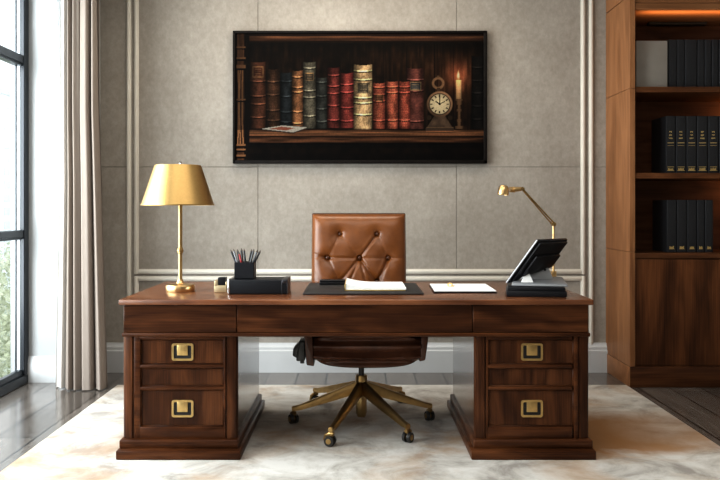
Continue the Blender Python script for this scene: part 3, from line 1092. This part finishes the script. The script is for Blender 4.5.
def chair():
    cx = .030
    cyb = 4.50
    o = thing('office_chair', 'tufted cognac leather office chair with brass base behind the desk', 'chair', (cx, cyb, G))
    DB = 4.92
    s = F / DB

    def bxp(p):
        return (p - CX) / s

    def bzp(p):
        return EYE - (p - HY) / s
    xa, xb = bxp(312), bxp(405.5)
    xm, hw = (xa + xb) / 2, (xb - xa) / 2
    z0, z1 = .50, bzp(214)
    btn = [(340, 234), (377, 234), (328, 257.5), (359.5, 257.5), (388, 257.5), (340, 281), (377, 281), (328, 305), (359.5, 305), (388, 305)]
    B = [(bxp(a), bzp(b)) for a, b in btn]
    segs = [(0, 2), (0, 3), (1, 3), (1, 4), (2, 3), (3, 4), (2, 5), (3, 5), (3, 6), (4, 6), (5, 7), (5, 8), (6, 8), (6, 9)]
    soft = {(0, 2): .002, (0, 3): .002, (1, 4): .003, (2, 5): .005, (2, 3): .006, (3, 4): .003, (1, 3): .008, (3, 5): .007}
    L = [(B[i], B[j], soft.get((i, j), .011)) for i, j in segs]
    L += [(B[2], (xa - .01, B[2][1] + .006), .006), (B[4], (xb + .01, B[4][1]), .004), (B[2], (xa, B[2][1] + .03), .006)]
    # fan of stretch wrinkles under the middle button
    L += [(B[3], (bxp(350), bzp(280)), .007), (B[3], (bxp(366), bzp(282)), .007), (B[3], (bxp(372), bzp(277)), .006), (B[4], (bxp(381), bzp(279)), .007)]
    nu, nv = 120, 140
    uu = np.linspace(-1, 1, nu)
    vv = np.linspace(-1, 1, nv)
    Ug, Vg = np.meshgrid(uu, vv)
    # slightly waisted rounded outline
    zz = (z0 + z1) / 2 + Vg * (z1 - z0) / 2
    wid = hw * (1.0 + .012 * (1 - Vg) / 2)
    xx = xm + Ug * wid
    rim = (1 - np.abs(Ug) ** 7) ** .5 * (1 - np.abs(Vg) ** 11) ** .5
    h = .080 * rim
    wr = np.random.default_rng(3)
    for bx_, bz_ in B:
        d = np.hypot(xx - bx_, zz - bz_)
        h -= .020 * np.exp(-(d / .016) ** 2) + .014 * np.exp(-(d / .05) ** 2)
    for (ax, az), (bx_, bz_), dep in L:
        dx, dz = bx_ - ax, bz_ - az
        l2 = dx * dx + dz * dz
        t = np.clip(((xx - ax) * dx + (zz - az) * dz) / l2, 0, 1)
        d = np.hypot(xx - ax - t * dx, zz - az - t * dz)
        fade = 1 - .55 * t if dep < .011 else 1 - .35 * np.sin(np.pi * t)
        h -= dep * fade * (np.exp(-(d / .0065) ** 2) + .35 * np.exp(-(d / .022) ** 2) - .22 * np.exp(-((d - .018) / .008) ** 2))
    h += .0022 * np.sin(xx * 90 + 3 * np.sin(zz * 40)) * np.clip((z0 + .35 - zz) / .2, 0, 1) * rim
    tilt = (zz - z0) / (z1 - z0)
    yb = 4.875 + .10 * tilt
    rc = .022
    # round the corners of the outline
    vs = []
    for j in range(nv):
        for i in range(nu):
            vs.append((xx[j, i], yb[j, i] - max(h[j, i], -.01), zz[j, i]))
    fs = []
    for j in range(nv - 1):
        for i in range(nu - 1):
            k = j * nu + i
            fs.append((k, k + 1, k + nu + 1, k + nu))
    # back skin
    n0 = len(vs)
    ring = [i for i in range(nu)] + [j * nu + nu - 1 for j in range(1, nv)] + [(nv - 1) * nu + i for i in range(nu - 2, -1, -1)] + [j * nu for j in range(nv - 2, 0, -1)]
    for k in ring:
        v = vs[k]
        vs.append((v[0], v[1] + .03, v[2]))
    m_ = len(ring)
    for q in range(m_):
        fs.append((ring[q], n0 + q, n0 + (q + 1) % m_, ring[(q + 1) % m_]))
    fs.append([n0 + q for q in range(m_)])
    me = bpy.data.meshes.new('backrest')
    me.from_pydata([tuple(Vector(v) - o.location) for v in vs], [], fs)
    bm = bmesh.new()
    bm.from_mesh(me)
    bmesh.ops.recalc_face_normals(bm, faces=list(bm.faces))
    bm.to_mesh(me)
    bm.free()
    finish(me, M['cognac'], 55)
    br = link('backrest', me, o)
    for (bx_, bz_) in B[:7]:
        tl = (bz_ - z0) / (z1 - z0)
        y = 4.875 + .10 * tl - .080 + .030
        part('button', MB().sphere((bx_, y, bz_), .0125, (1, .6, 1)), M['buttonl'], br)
    sh = MB().hexa([(xa - .004, 4.878, z0 - .03), (xb + .006, 4.878, z0 - .03), (xb + .006, 4.925, z0 - .03), (xa - .004, 4.925, z0 - .03),
                    (xa - .003, 4.972, z1 + .006), (xb + .003, 4.972, z1 + .006), (xb + .003, 5.012, z1 + .006), (xa - .003, 5.012, z1 + .006)], .010, 3)
    part('back_shell', sh, M['shell'], o)
    # seat
    sx0, sx1 = X(313.5, 4.27), X(420.5, 4.27)
    n = 48
    vs, fs = [], []
    prof_n = 144
    for i in range(n + 1):
        u = -1 + 2 * i / n
        x = (sx0 + sx1) / 2 + u * (sx1 - sx0) / 2
        e = (1 - abs(u) ** 9) ** .5 if abs(u) < 1 else 0
        e = max(e, .55)
        zb = .338 + .032 * abs(u) ** 2.2
        zt = .535 - .012 * u * u
        for k in range(prof_n):
            a = 2 * math.pi * k / prof_n
            ca, sa = math.cos(a), math.sin(a)
            py = math.copysign(abs(ca) ** .22, ca)
            pz = math.copysign(abs(sa) ** .42, sa)
            y = 4.555 + py * .30 * (.9 + .1 * e)
            z = (zb + zt) / 2 + pz * (zt - zb) / 2 * (.62 + .38 * e)
            if ca < -.3:
                y += .014 * math.sin((z - .37) * 2 * math.pi / .056) + .25 * max(0, .41 - z)
            vs.append((x, y, z))
    for i in range(n):
        for k in range(prof_n):
            k2 = (k + 1) % prof_n
            fs.append((i * prof_n + k, i * prof_n + k2, (i + 1) * prof_n + k2, (i + 1) * prof_n + k))
    fs.append(list(range(prof_n)))
    fs.append([n * prof_n + k for k in range(prof_n)][::-1])
    me = bpy.data.meshes.new('seat')
    me.from_pydata([tuple(Vector(v) - o.location) for v in vs], [], fs)
    bm = bmesh.new()
    bm.from_mesh(me)
    bmesh.ops.recalc_face_normals(bm, faces=list(bm.faces))
    bm.to_mesh(me)
    bm.free()
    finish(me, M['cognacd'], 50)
    link('seat', me, o)
    # armrests
    for a, b, sg in ((303.5, 313.0, -1), (420.8, 427.5, 1)):
        x0, x1 = X(a, 4.27), X(b, 4.27)
        if sg < 0:
            pts = [(x0 + .016, .366), (x1 + .006, .360), (x1 + .002, .40), (x1 - .004, .545), (x0, .545), (x0 + .004, .50)]
        else:
            pts = [(x0 - .008, .385), (x1 - .012, .392), (x1 + .004, .50), (x1 + .006, .545), (x0 + .004, .545), (x0, .44)]
        ar = part('armrest', MB().prism(pts, 'y', 4.27, 4.72, .006), M['cognacd'], o)
        xc = (x0 + x1) / 2
        part('arm_pad', MB().box(xc - .035, xc + .035, 4.27, 4.77, .543, .566, .010, 3), M['cognacd'], ar)
    lv = MB().hexa([(X(296, 4.3), 4.29, Z(361, 4.3)), (X(305, 4.3), 4.29, Z(361, 4.3)), (X(305, 4.3), 4.42, Z(361, 4.3)), (X(297, 4.3), 4.42, Z(361, 4.3)),
                    (X(299, 4.3), 4.29, Z(341, 4.3)), (X(305, 4.3), 4.29, Z(341, 4.3)), (X(305, 4.3), 4.42, Z(341, 4.3)), (X(299, 4.3), 4.42, Z(341, 4.3))], .008, 3)
    lv.hexa([(X(292.5, 4.3), 4.30, Z(356, 4.3)), (X(300, 4.3), 4.30, Z(360, 4.3)), (X(300, 4.3), 4.40, Z(360, 4.3)), (X(292.5, 4.3), 4.40, Z(356, 4.3)),
             (X(293, 4.3), 4.30, Z(349, 4.3)), (X(300, 4.3), 4.30, Z(341.5, 4.3)), (X(300, 4.3), 4.40, Z(341.5, 4.3)), (X(293, 4.3), 4.40, Z(349, 4.3))], .006, 2)
    lv.box(X(300, 4.3), X(304, 4.3), 4.31, 4.33, Z(364, 4.3), Z(360, 4.3), .003)
    part('adjustment_lever', lv, M['shell2'], o)
    # column, hub
    cl = MB().cyl((cx, cyb, .25), (cx, cyb, .36), .0155, seg=24)
    cl.box(cx - .09, cx + .09, cyb - .08, cyb + .12, .336, .36, .006)
    part('gas_column', cl, M['rubber'], o)
    hb = MB().lathe([(0, .268), (.030, .268), (.033, .26), (.034, .225), (.040, .205), (.040, .165), (.03, .15), (0, .15)], (cx, cyb, 0), 10)
    hub = part('hub', hb, M['brass2'], o)
    part('hub_housing', MB().lathe([(0, .152), (.024, .152), (.030, .13), (.031, .06), (.024, .035), (0, .035)], (cx, cyb, 0), 8), M['brass2'], hub, angle=20)
    ends = [(-.345, 4.445), (-.125, 4.03), (.262, 4.09), (.417, 4.51), (-.2475, 4.90), (.270, 4.93)]
    for k, (ex, ey) in enumerate(ends):
        d = Vector((ex - cx, ey - cyb, 0))
        Ln = d.length
        d.normalize()
        nrm = Vector((-d.y, d.x, 0))

        def P(t, w, z):
            return Vector((cx, cyb, 0)) + d * t + nrm * w + Vector((0, 0, z))
        lg = MB()
        st = [(.022, .024, .168, .236), (Ln * .45, .021, .128, .178), (Ln * .92, .015, .083, .112), (Ln + .012, .013, .080, .104)]
        rings = []
        t_ = bmesh.new()
        for t, w, za, zb in st:
            rings.append([t_.verts.new(P(t, *q)) for q in ((-w, za), (w, za), (w, (za + zb) / 2 + .006), (w * .55, zb), (-w * .55, zb), (-w, (za + zb) / 2 + .006))])
        for A, Bq in zip(rings, rings[1:]):
            for q in range(6):
                t_.faces.new((A[q], A[(q + 1) % 6], Bq[(q + 1) % 6], Bq[q]))
        t_.faces.new(rings[0][::-1])
        t_.faces.new(rings[-1])
        bmesh.ops.recalc_face_normals(t_, faces=list(t_.faces))
        bmesh.ops.bevel(t_, geom=list(t_.edges), offset=.0025, segments=2, affect='EDGES', clamp_overlap=True)
        lg._add(t_)
        lg.cyl((ex, ey, .055), (ex, ey, .098), .010, .011, 14)
        leg = part('leg', lg, M['brass2'], o)
        # castor: hood and two wheels
        ang = (.5, 1.2, -.6, .3, 2.2, -1.0)[k]
        ax = Vector((math.cos(ang), math.sin(ang), 0))
        side = Vector((-ax.y, ax.x, 0))
        c = Vector((ex, ey, G + .028)) + side * .006
        cs = MB()
        for sg in (-1, 1):
            cs.cyl(c + ax * sg * .006, c + ax * sg * .022, .028, .025, 24)
        cs.cyl(c - ax * .0245, c + ax * .0245, .014, .014, 18, mi=1)
        cs.tube([c + Vector((0, 0, .034)) + side * -.02, c + Vector((0, 0, .036)), c + Vector((0, 0, .026)) + side * .024, c + side * .033], [.010, .012, .010, .006], 10, mi=1)
        part('castor', cs, [M['rubber'], M['brass2']], leg)


chair()

# ------------------------------------------------------------------ brass table lamp


def table_lamp():
    d = 4.24
    s = F / d
    x = X(180.3, d)
    xs_ = X(177.9, d)
    o = thing('table_lamp', 'brass table lamp with tapered gold shade at left end of the desk', 'lamp', (x, d, DT))
    b = [(0, 0), (.074, 0), (.076, .004), (.076, .028), (.073, .034), (.060, .037), (.022, .042), (.016, .052), (.0135, .062), (0, .062)]
    part('base', MB().lathe([(r, z + DT) for r, z in b], (x, d, 0), 48), M['brass'], o)
    zp = Z(203, d)
    ps = MB().cyl((x, d, DT + .055), (x, d, zp), .0105, .0105, 24)
    zc = Z(250.5, d)
    ps.lathe([(.010, zc - .016), (.0145, zc - .012), (.0145, zc - .006), (.017, zc - .004), (.017, zc + .004), (.0145, zc + .006), (.0145, zc + .012), (.010, zc + .016)], (x, d, 0), 24)
    part('pole', ps, M['polebrass'], o)
    r0, r1, zb, zt = .191, .121, Z(205.3, d), Z(165.3, d)
    shd = MB().lathe([(r0, zb), (r1, zt), (r1 - .003, zt), (r0 - .003, zb), (r0, zb)], (xs_, d, 0), 72)
    shd.lathe([(r0 + .0012, zb), (r0 + .0012, zb + .005), (r0 - .002, zb + .005)], (xs_, d, 0), 72)
    shade = part('lamp_shade', shd, M['shade'], o)
    sp = MB()
    for k in range(3):
        a = k * 2.094
        sp.cyl((x, d, zt - .02), (xs_ + (r1 - .002) * math.cos(a), d + (r1 - .002) * math.sin(a), zt - .006), .002, seg=8)
    sp.cyl((x, d, zp - .02), (x, d, zt - .01), .006, seg=12)
    part('spider', sp, M['brass'], shade)
    zf = zt
    part('finial', MB().lathe([(0, zf - .02), (.004, zf - .02), (.004, zf), (.008, zf + .004), (.006, zf + .012), (.009, zf + .017), (0, zf + .022)], (x, d, 0), 16), M['steel'], o)


table_lamp()


# ------------------------------------------------------------------ swing-arm lamp


def swing_lamp():
    d = 4.66
    x = X(553.5, d)
    o = thing('swing_arm_lamp', 'small brass swing-arm desk lamp behind the black tablet stand', 'lamp', (x, d, DT))
    b = MB().lathe([(0, DT), (.045, DT), (.045, DT + .012), (.02, DT + .018), (0, DT + .018)], (x, d, 0), 32)
    part('base', b, M['brass'], o)
    z1 = Z(225, d)
    p = MB().cyl((x, d, DT + .015), (x, d, z1), .0065, seg=16)
    p.box(x - .014, x + .014, d - .016, d + .016, Z(277, d), Z(271, d), .003)
    part('post', p, M['brass'], o)
    elbow = Vector((x, d, z1 + .005))
    top = Vector((X(521, d), d - .03, Z(189, d)))
    part('elbow_joint', MB().cyl(elbow + Vector((0, -.018, 0)), elbow + Vector((0, .018, 0)), .0125, seg=20), M['brass2'], o)
    dr = (top - elbow).normalized()
    nn = Vector((-dr.z, 0, dr.x))
    ar = MB().cyl(elbow + nn * .007, top + nn * .002, .0042, seg=12)
    ar.cyl(elbow - nn * .007, top - nn * .003, .0042, seg=12)
    part('arm', ar, M['brass2'], o)
    part('top_joint', MB().cyl(top + Vector((0, -.016, 0)), top + Vector((0, .016, 0)), .011, seg=20), M['brass2'], o)
    nk = Vector((X(508.5, d), d - .04, Z(189.8, d)))
    hd = MB().cyl(nk, top, .0165, .0115, 20)
    hd.cyl(nk + Vector((.02, 0, 0)), nk + Vector((.028, 0, 0)), .0175, seg=20)
    part('neck', hd, M['brass'], o)
    hc = Vector((X(502, d), d - .045, Z(190.5, d)))
    rot = Matrix.Rotation(math.radians(7), 4, 'Y')
    bell = [(0, .031), (.012, .030), (.022, .025), (.0285, .014), (.031, -.006), (.033, -.026), (.031, -.026), (.029, -.006), (.024, .012), (0, .024)]
    part('lamp_head', MB().lathe(bell, hc, 36, m=rot), M['brass'], o)


swing_lamp()

# ------------------------------------------------------------------ tablet stand


def tablet():
    d = 4.05
    o = thing('tablet_stand', 'tilted black tablet screen on a stepped black stand at right end of the desk', 'tablet stand', (X(536, d), d + .1, DT))
    ca = math.radians(10)

    def R(x, y):
        return (x * math.cos(ca) - y * math.sin(ca), x * math.sin(ca) + y * math.cos(ca))
    z0 = DT
    b = MB().box(X(506.5, 3.965), X(565.5, 3.965), 3.965, d + .16, z0, z0 + .030, .006, 2)
    b.box(X(507.5, 3.975), X(563.5, 3.975), 3.978, d + .14, z0 + .030, z0 + .048, .004, 2, mi=0)
    YAW = Matrix.Translation((X(506.5, 3.965), 3.965, 0)) @ Matrix.Rotation(math.radians(-9.5), 4, 'Z') @ Matrix.Translation((-X(506.5, 3.965), -3.965, 0))
    part('base', b.xf(YAW), M['blackp'], o)
    kp = MB().hexa([(X(508, d), d - .045, z0 + .050), (X(563, d), d - .05, z0 + .050), (X(563, d), d + .14, z0 + .050), (X(510, d), d + .14, z0 + .050),
                    (X(509, d), d - .040, z0 + .066), (X(562, d), d - .042, z0 + .062), (X(560, d), d + .13, z0 + .085), (X(512, d), d + .13, z0 + .088)], .005, 2)
    part('keyboard_plate', kp.xf(YAW), M['greyp'], o)
    # screen slab: faces up, left and away; its back is towards the camera
    a = math.radians(42)
    u = Vector((math.cos(a), math.sin(a), 0))
    tl = math.radians(50)
    v = Vector((math.sin(a) * math.cos(tl), -math.cos(a) * math.cos(tl), math.sin(tl)))
    nb = u.cross(v).normalized()          # which side is the back
    if nb.y > 0:
        nb = -nb
    O = Vector((X(507, d), d - .01, z0 + .060))
    Hh, Ww = .285, .262

    def slab(mb, u0, u1, v0, v1, n0, n1, bev, mi=0):
        P = lambda a_, b_, c_: O + u * a_ + v * b_ + nb * c_
        mb.hexa([P(u0, v0, n0), P(u1, v0, n0), P(u1, v1, n0), P(u0, v1, n0), P(u0, v0, n1), P(u1, v0, n1), P(u1, v1, n1), P(u0, v1, n1)], bev, 3, mi)
        return mb
    LM = Matrix(((u.x, v.x, nb.x, O.x), (u.y, v.y, nb.y, O.y), (u.z, v.z, nb.z, O.z), (0, 0, 0, 1)))

    def plate(poly, n0, n1, bev):
        return MB().prism(poly, 'z', n0, n1, bev).xf(LM)
    part('screen', plate([(0, 0), (.05, 0), (.085, .055), (Ww - .03, .085), (Ww, .12), (Ww, Hh), (0, Hh)], -.014, 0, .004), M['screen'], o)
    part('screen_bezel', slab(slab(MB(), -.003, .005, -.004, Hh + .001, -.010, -.002, .003), 0, .05, -.005, .005, -.010, -.002, .003), M['lightp'], o)
    part('back_cover', plate([(.018, .018), (.05, .018), (.09, .07), (Ww - .034, .10), (Ww - .006, .13), (Ww - .006, Hh - .008), (.018, Hh - .008)], 0, .012, .004), M['blackp'], o)
    part('rear_panel', plate([(.045, .065), (.085, .075), (Ww - .05, .105), (Ww - .012, .12), (Ww - .012, .20), (.045, .20)], .012, .027, .004), M['blackp'], o)
    # bracket
    bk = MB()
    c = O + u * .14 + v * .10
    bk.hexa([(X(522, d), d + .03, z0 + .066), (X(556, d), d + .03, z0 + .064), (X(554, d), d + .13, z0 + .075), (X(524, d), d + .13, z0 + .078),
             (X(529, d), d + .055, z0 + .125), (X(551, d), d + .05, z0 + .135), (X(551, d), d + .10, z0 + .14), (X(531, d), d + .10, z0 + .135)], .005, 2)
    for k in range(3):
        p = Vector((X(533 + 7 * k, d), d + .052, z0 + .118 + .003 * k))
        bk.cyl(p, p + Vector((0, -.01, 0)), .006, seg=12, mi=1)
    part('bracket', bk, [M['midgrey'], M['blackp']], o)
    nt_ = MB().hexa([(X(519, d), d - .042, z0 + .064), (X(532, d), d - .042, z0 + .064), (X(532, d), d - .038, z0 + .064), (X(519, d), d - .038, z0 + .064),
                     (X(525, d), d - .012, z0 + .112), (X(528.5, d), d - .012, z0 + .112), (X(528.5, d), d - .008, z0 + .112), (X(525, d), d - .008, z0 + .112)])
    part('paper_tab', nt_, M['paper'], o)


tablet()

# ------------------------------------------------------------------ desk things, left


def tape():
    d = 4.16
    x0, x1 = X(214, d), X(226.5, d)
    o = thing('tape_dispenser', 'small brass desktop dispenser beside the long black box', 'dispenser', ((x0 + x1) / 2, d + .03, DT))
    z = DT
    h = Z(281, d) - DT
    b = MB().box(x0, x1, d, d + .07, z, z + h * .62, .003, 2)
    b.box(x0, x0 + .020, d, d + .07, z + h * .5, z + h * 1.05, .004, 2)
    b.box(x1 - .006, x1, d, d + .07, z + h * .5, z + h * .95, .002, 1)
    part('body', b, M['champagne'], o)
    part('insert', MB().box(x0 + .018, x1 - .006, d + .006, d + .064, z + h * .5, z + h * 1.28, .004, 2), M['blackp'], o)


tape()
BXD = 4.075


def longbox():
    d = BXD
    x0, x1 = X(227.5, d), X(287.6, d)
    zt = Z(279.8, d)
    o = thing('desk_box', 'long low black box with steel end bands under the pencil cup', 'box', ((x0 + x1) / 2, d + .09, DT))
    part('body', MB().box(x0 + .004, x1 - .004, d, d + .19, DT, zt, .006, 3), M['black'], o)
    part('end_band', MB().box(x0, x0 + .012, d - .003, d + .193, DT, zt + .002, .004, 2), M['chrome'], o)
    e = MB().box(x1 - .031, x1 - .027, d - .003, d + .19, DT, zt + .001, .001, 1)
    e.box(x1 - .027, x1 - .002, d - .003, d + .19, DT + .056, zt + .002, .003, 2)
    e.box(x1 - .004, x1, d - .003, d + .19, DT, zt + .002, .001, 1)
    part('clasp', e, M['gunmetal'], o)
    return zt


ZB = longbox() + .0025


def cup():
    d = BXD + .014
    x0, x1 = X(234.3, d), X(253.8, d)
    zt = Z(262.5, d)
    xc = (x0 + x1) / 2
    w = x1 - x0
    yc = d + w / 2
    o = thing('pencil_cup', 'square black pencil cup standing on the long black box', 'pencil cup', (xc, yc, ZB))
    t = .004
    b = MB().box(x0, x1, d, d + t, ZB, zt, .0015, 1).box(x0, x1, d + w - t, d + w, ZB, zt, .0015, 1)
    b.box(x0, x0 + t, d, d + w, ZB, zt, .0015, 1).box(x1 - t, x1, d, d + w, ZB, zt, .0015, 1).box(x0, x1, d, d + w, ZB, ZB + .005)
    part('body', b, M['black'], o)
    tops = [(230.2, 249.8, .010, 'pencil'), (233.6, 248.6, -.012, 'pencilsilver'), (236.6, 249.2, .02, 'pencil'), (239.4, 251.5, -.02, 'pencilred'), (241.2, 248.0, .0, 'pencil'), (244.2, 248.3, -.015, 'pencil'),
            (251.6, 249.0, .01, 'pencil'), (254.4, 248.6, -.016, 'pencil'), (257.0, 250.0, .018, 'pencilsilver'), (260.6, 250.3, .0, 'pencil')]
    bots = [236.8, 238.5, 239.5, 242.5, 243, 246, 248.5, 250, 251.5, 253]
    names = ['black pencil leaning farthest left in the black cup', 'silver pencil second from the left in the black cup', 'black pencil third from the left in the black cup', 'red pencil in the left cluster of the black cup',
             'upright black pencil just right of the red pencil in the cup', 'black pencil at the right side of the left cluster in the cup', 'black pencil at the left side of the right cluster in the cup',
             'black pencil in the middle of the right cluster in the cup', 'silver pencil in the right cluster of the black cup', 'black pencil leaning farthest right in the black cup']
    for k, ((px, py, dy, mt), bp) in enumerate(zip(tops, bots)):
        p1 = Vector((X(px, yc), yc + dy, Z(py, yc)))
        pm = Vector((X(bp, yc), yc + dy * .8, zt - .02))
        p0 = p1 + (pm - p1) * ((p1.z - (ZB + .012)) / (p1.z - pm.z))
        p0.x = min(max(p0.x, x0 + .010), x1 - .010)
        dr = (p1 - p0).normalized()
        o2 = thing('pencil', names[k], 'pencil', p0, 'pencils in the cup')
        part('shaft', MB().cyl(p0, p1 - dr * .013, .0056, seg=6), M[mt], o2)
        part('point', MB().cyl(p1 - dr * .013, p1, .0056, .0008, 12), M['penciltip'], o2)


cup()


# ------------------------------------------------------------------ desk things, middle
def flat():
    ang = lambda d: d
    y0, y1 = 4.05, 4.60
    x0, x1 = X(302.8, y0), X(424, y0)
    o = thing('desk_pad', 'charcoal leather desk pad on the desk in front of the chair', 'desk pad', ((x0 + x1) / 2, (y0 + y1) / 2, DT))
    part('mat', MB().box(x0, x1, y0, y1, DT, DT + .009, .004, 3), M['pad'], o)
    st = MB()
    for a in (x0 + .008, x1 - .010):
        st.box(a, a + .002, y0 + .008, y1 - .008, DT + .0088, DT + .0096)
    for a in (y0 + .008, y1 - .010):
        st.box(x0 + .008, x1 - .008, a, a + .002, DT + .0088, DT + .0096)
    part('stitching', st, M['shell'], o)
    zp = DT + .0098
    # gilt tray with sheets
    ya, yb_ = 4.14, 4.50
    xa, xb = X(345, ya), X(405.5, ya)
    t = MB().box(xa, xb, ya, yb_, zp, zp + .006, .001, 1)
    t.box(xa - .002, xa + .003, ya, yb_, zp, zp + .034, .001, 1)
    single('document_tray', t, M['gold'], 'thin gilt tray holding white sheets on the desk pad', 'tray', ((xa + xb) / 2, (ya + yb_) / 2, zp))
    rr = random.Random(4)
    o = thing('paper_stack', 'stack of white sheets curling up at the left on the gilt tray', 'papers', ((xa + xb) / 2, (ya + yb_) / 2, zp + .0063))
    n = 24
    k0 = zp + .0065
    vs, fs = [], []
    x_l, x_r = xa + .004, xb + .004
    for i in range(n + 1):
        u = i / n
        x = x_l + (x_r - x_l) * u
        th = .009 + .022 * max(0, 1 - u / .5) ** 2
        for (y, z) in ((ya + .004, k0), (yb_ - .004, k0), (yb_ - .004, k0 + th), (ya + .004, k0 + th)):
            vs.append((x, y, z))
    for i in range(n):
        for k in range(4):
            k2 = (k + 1) % 4
            fs.append((i * 4 + k, i * 4 + k2, i * 4 + 4 + k2, i * 4 + 4 + k))
    fs += [(3, 2, 1, 0), (n * 4, n * 4 + 1, n * 4 + 2, n * 4 + 3)]
    mb = MB()
    tb = bmesh.new()
    vv = [tb.verts.new(v) for v in vs]
    for f in fs:
        tb.faces.new([vv[i] for i in f])
    bmesh.ops.recalc_face_normals(tb, faces=list(tb.faces))
    mb._add(tb)
    part('sheets', mb, M['paper'], o)
    # black case at the back of the pad
    yc = 4.52
    xa, xb = X(319.5, yc), X(345.5, yc)
    o = thing('pen_case', 'flat black case lying at the back left of the desk pad', 'case', ((xa + xb) / 2, yc, zp))
    part('body', MB().box(xa, xb, yc - .035, yc + .035, zp, zp + .014, .005, 3), M['blackp'], o)
    part('lid', MB().box(xa + .002, xb - .001, yc - .034, yc + .034, zp + .0148, zp + .026, .005, 3), M['blackp'], o)
    # clipboard and sheet to the right
    ya, yb_ = 4.13, 4.52
    xa, xb = X(434, ya), X(497, ya)
    P = [(xa, ya), (xb, ya), (xb + .006, yb_), (xa + .012, yb_)]
    b = MB().prism(P, 'z', DT, DT + .008, .002)
    single('clipboard', b, M['blackp'], 'thin black writing board under the white sheet right of the chair', 'clipboard', ((xa + xb) / 2, ya + .2, DT))
    e = .003
    b = MB().prism([(P[0][0] + e, ya + e), (P[1][0] - e, ya + e), (P[2][0] - e, yb_ - e), (P[3][0] + e, yb_ - e)], 'z', DT + .0083, DT + .0125)
    single('paper_sheet', b, M['paper'], 'white sheet lying on the black writing board', 'paper', ((xa + xb) / 2, ya + .2, DT + .0083))
    yc = 4.36
    c = Vector((X(450, yc), yc, DT + .0125 + .0085))
    ring = [(c.x + .012 * math.cos(a), c.y + .006 * math.sin(a), c.z + .008 * math.sin(a)) for a in [k * math.pi / 10 for k in range(20)]]
    b = MB().tube(ring, .0035, 10, closed=True)
    b.tube([(c.x + .010, c.y, c.z - .006), (c.x + .020, c.y, c.z - .006), (c.x + .024, c.y + .01, c.z - .006)], .0032)
    single('paper_clip', b, M['gold'], 'small gold clip lying on the white sheet', 'clip', (c.x, c.y, DT + .0125))


flat()

# ------------------------------------------------------------------ light


def area(name, loc, rot, sx, sy, e, col, spread=None):
    l = bpy.data.lights.new(name, 'AREA')
    l.shape = 'RECTANGLE'
    l.size, l.size_y = sx, sy
    l.energy = e
    l.color = col
    if spread:
        l.spread = spread
    o = bpy.data.objects.new(name, l)
    COL.objects.link(o)
    o.location = loc
    o.rotation_euler = rot
    return o


R90 = math.pi / 2
area('window_daylight', (-3.1, 2.9, 1.7), (0, -R90, 0), 3.0, 3.4, 385, (.93, .97, 1.0))
area('window_daylight', (-2.6, 4.75, 1.7), (0, -R90, 0), 2.6, .8, 26, (.95, .98, 1.0))
area('rear_fill', (-1.2, -1.2, 2.3), (math.radians(78), 0, math.radians(-14)), 3.4, 1.8, 28, (1.0, .97, .93))  # unseen fill added behind the camera, no window on that side
area('ceiling_wash', (-.1, 5.0, 2.96), (math.radians(8), 0, 0), 1.9, .5, 26, (1.0, .90, .76))
area('ceiling_fill', (.2, 2.6, 2.97), (0, 0, 0), 3.0, 2.0, 40, (1.0, .95, .88))
area('shelf_light', (2.45, 5.46, 2.47), (math.pi, 0, 0), 1.0, .03, 1.9, (1, .56, .25))
for x, y, z, e in ((2.85, 5.72, 1.90, 2.6), (2.85, 5.72, 1.33, 1.6)):
    l = bpy.data.lights.new('shelf_light', 'POINT')
    l.energy = e
    l.color = (1, .50, .17)
    l.shadow_soft_size = .01
    lo = bpy.data.objects.new('shelf_light', l)
    COL.objects.link(lo)
    lo.location = (x, y, z)

w = bpy.data.worlds.new('sky')
SC.world = w
w.use_nodes = True
bg = w.node_tree.nodes['Background']
bg.inputs['Color'].default_value = (.95, .975, 1.0, 1)
bg.inputs['Strength'].default_value = 1.7

cam = bpy.data.cameras.new('camera')
cam.sensor_width = 36
cam.sensor_fit = 'HORIZONTAL'
cam.lens = F * 36 / 720
cam.shift_x = (360 - CX) / 720
cam.shift_y = -(240 - HY) / 720
co_ = bpy.data.objects.new('camera', cam)
COL.objects.link(co_)
co_.location = (0, 0, EYE)
co_.rotation_euler = (R90, 0, 0)
SC.camera = co_
SC.view_settings.view_transform = 'Standard'
SC.view_settings.look = 'None'
SC.view_settings.exposure = 0.16
SC.view_settings.gamma = 0.84
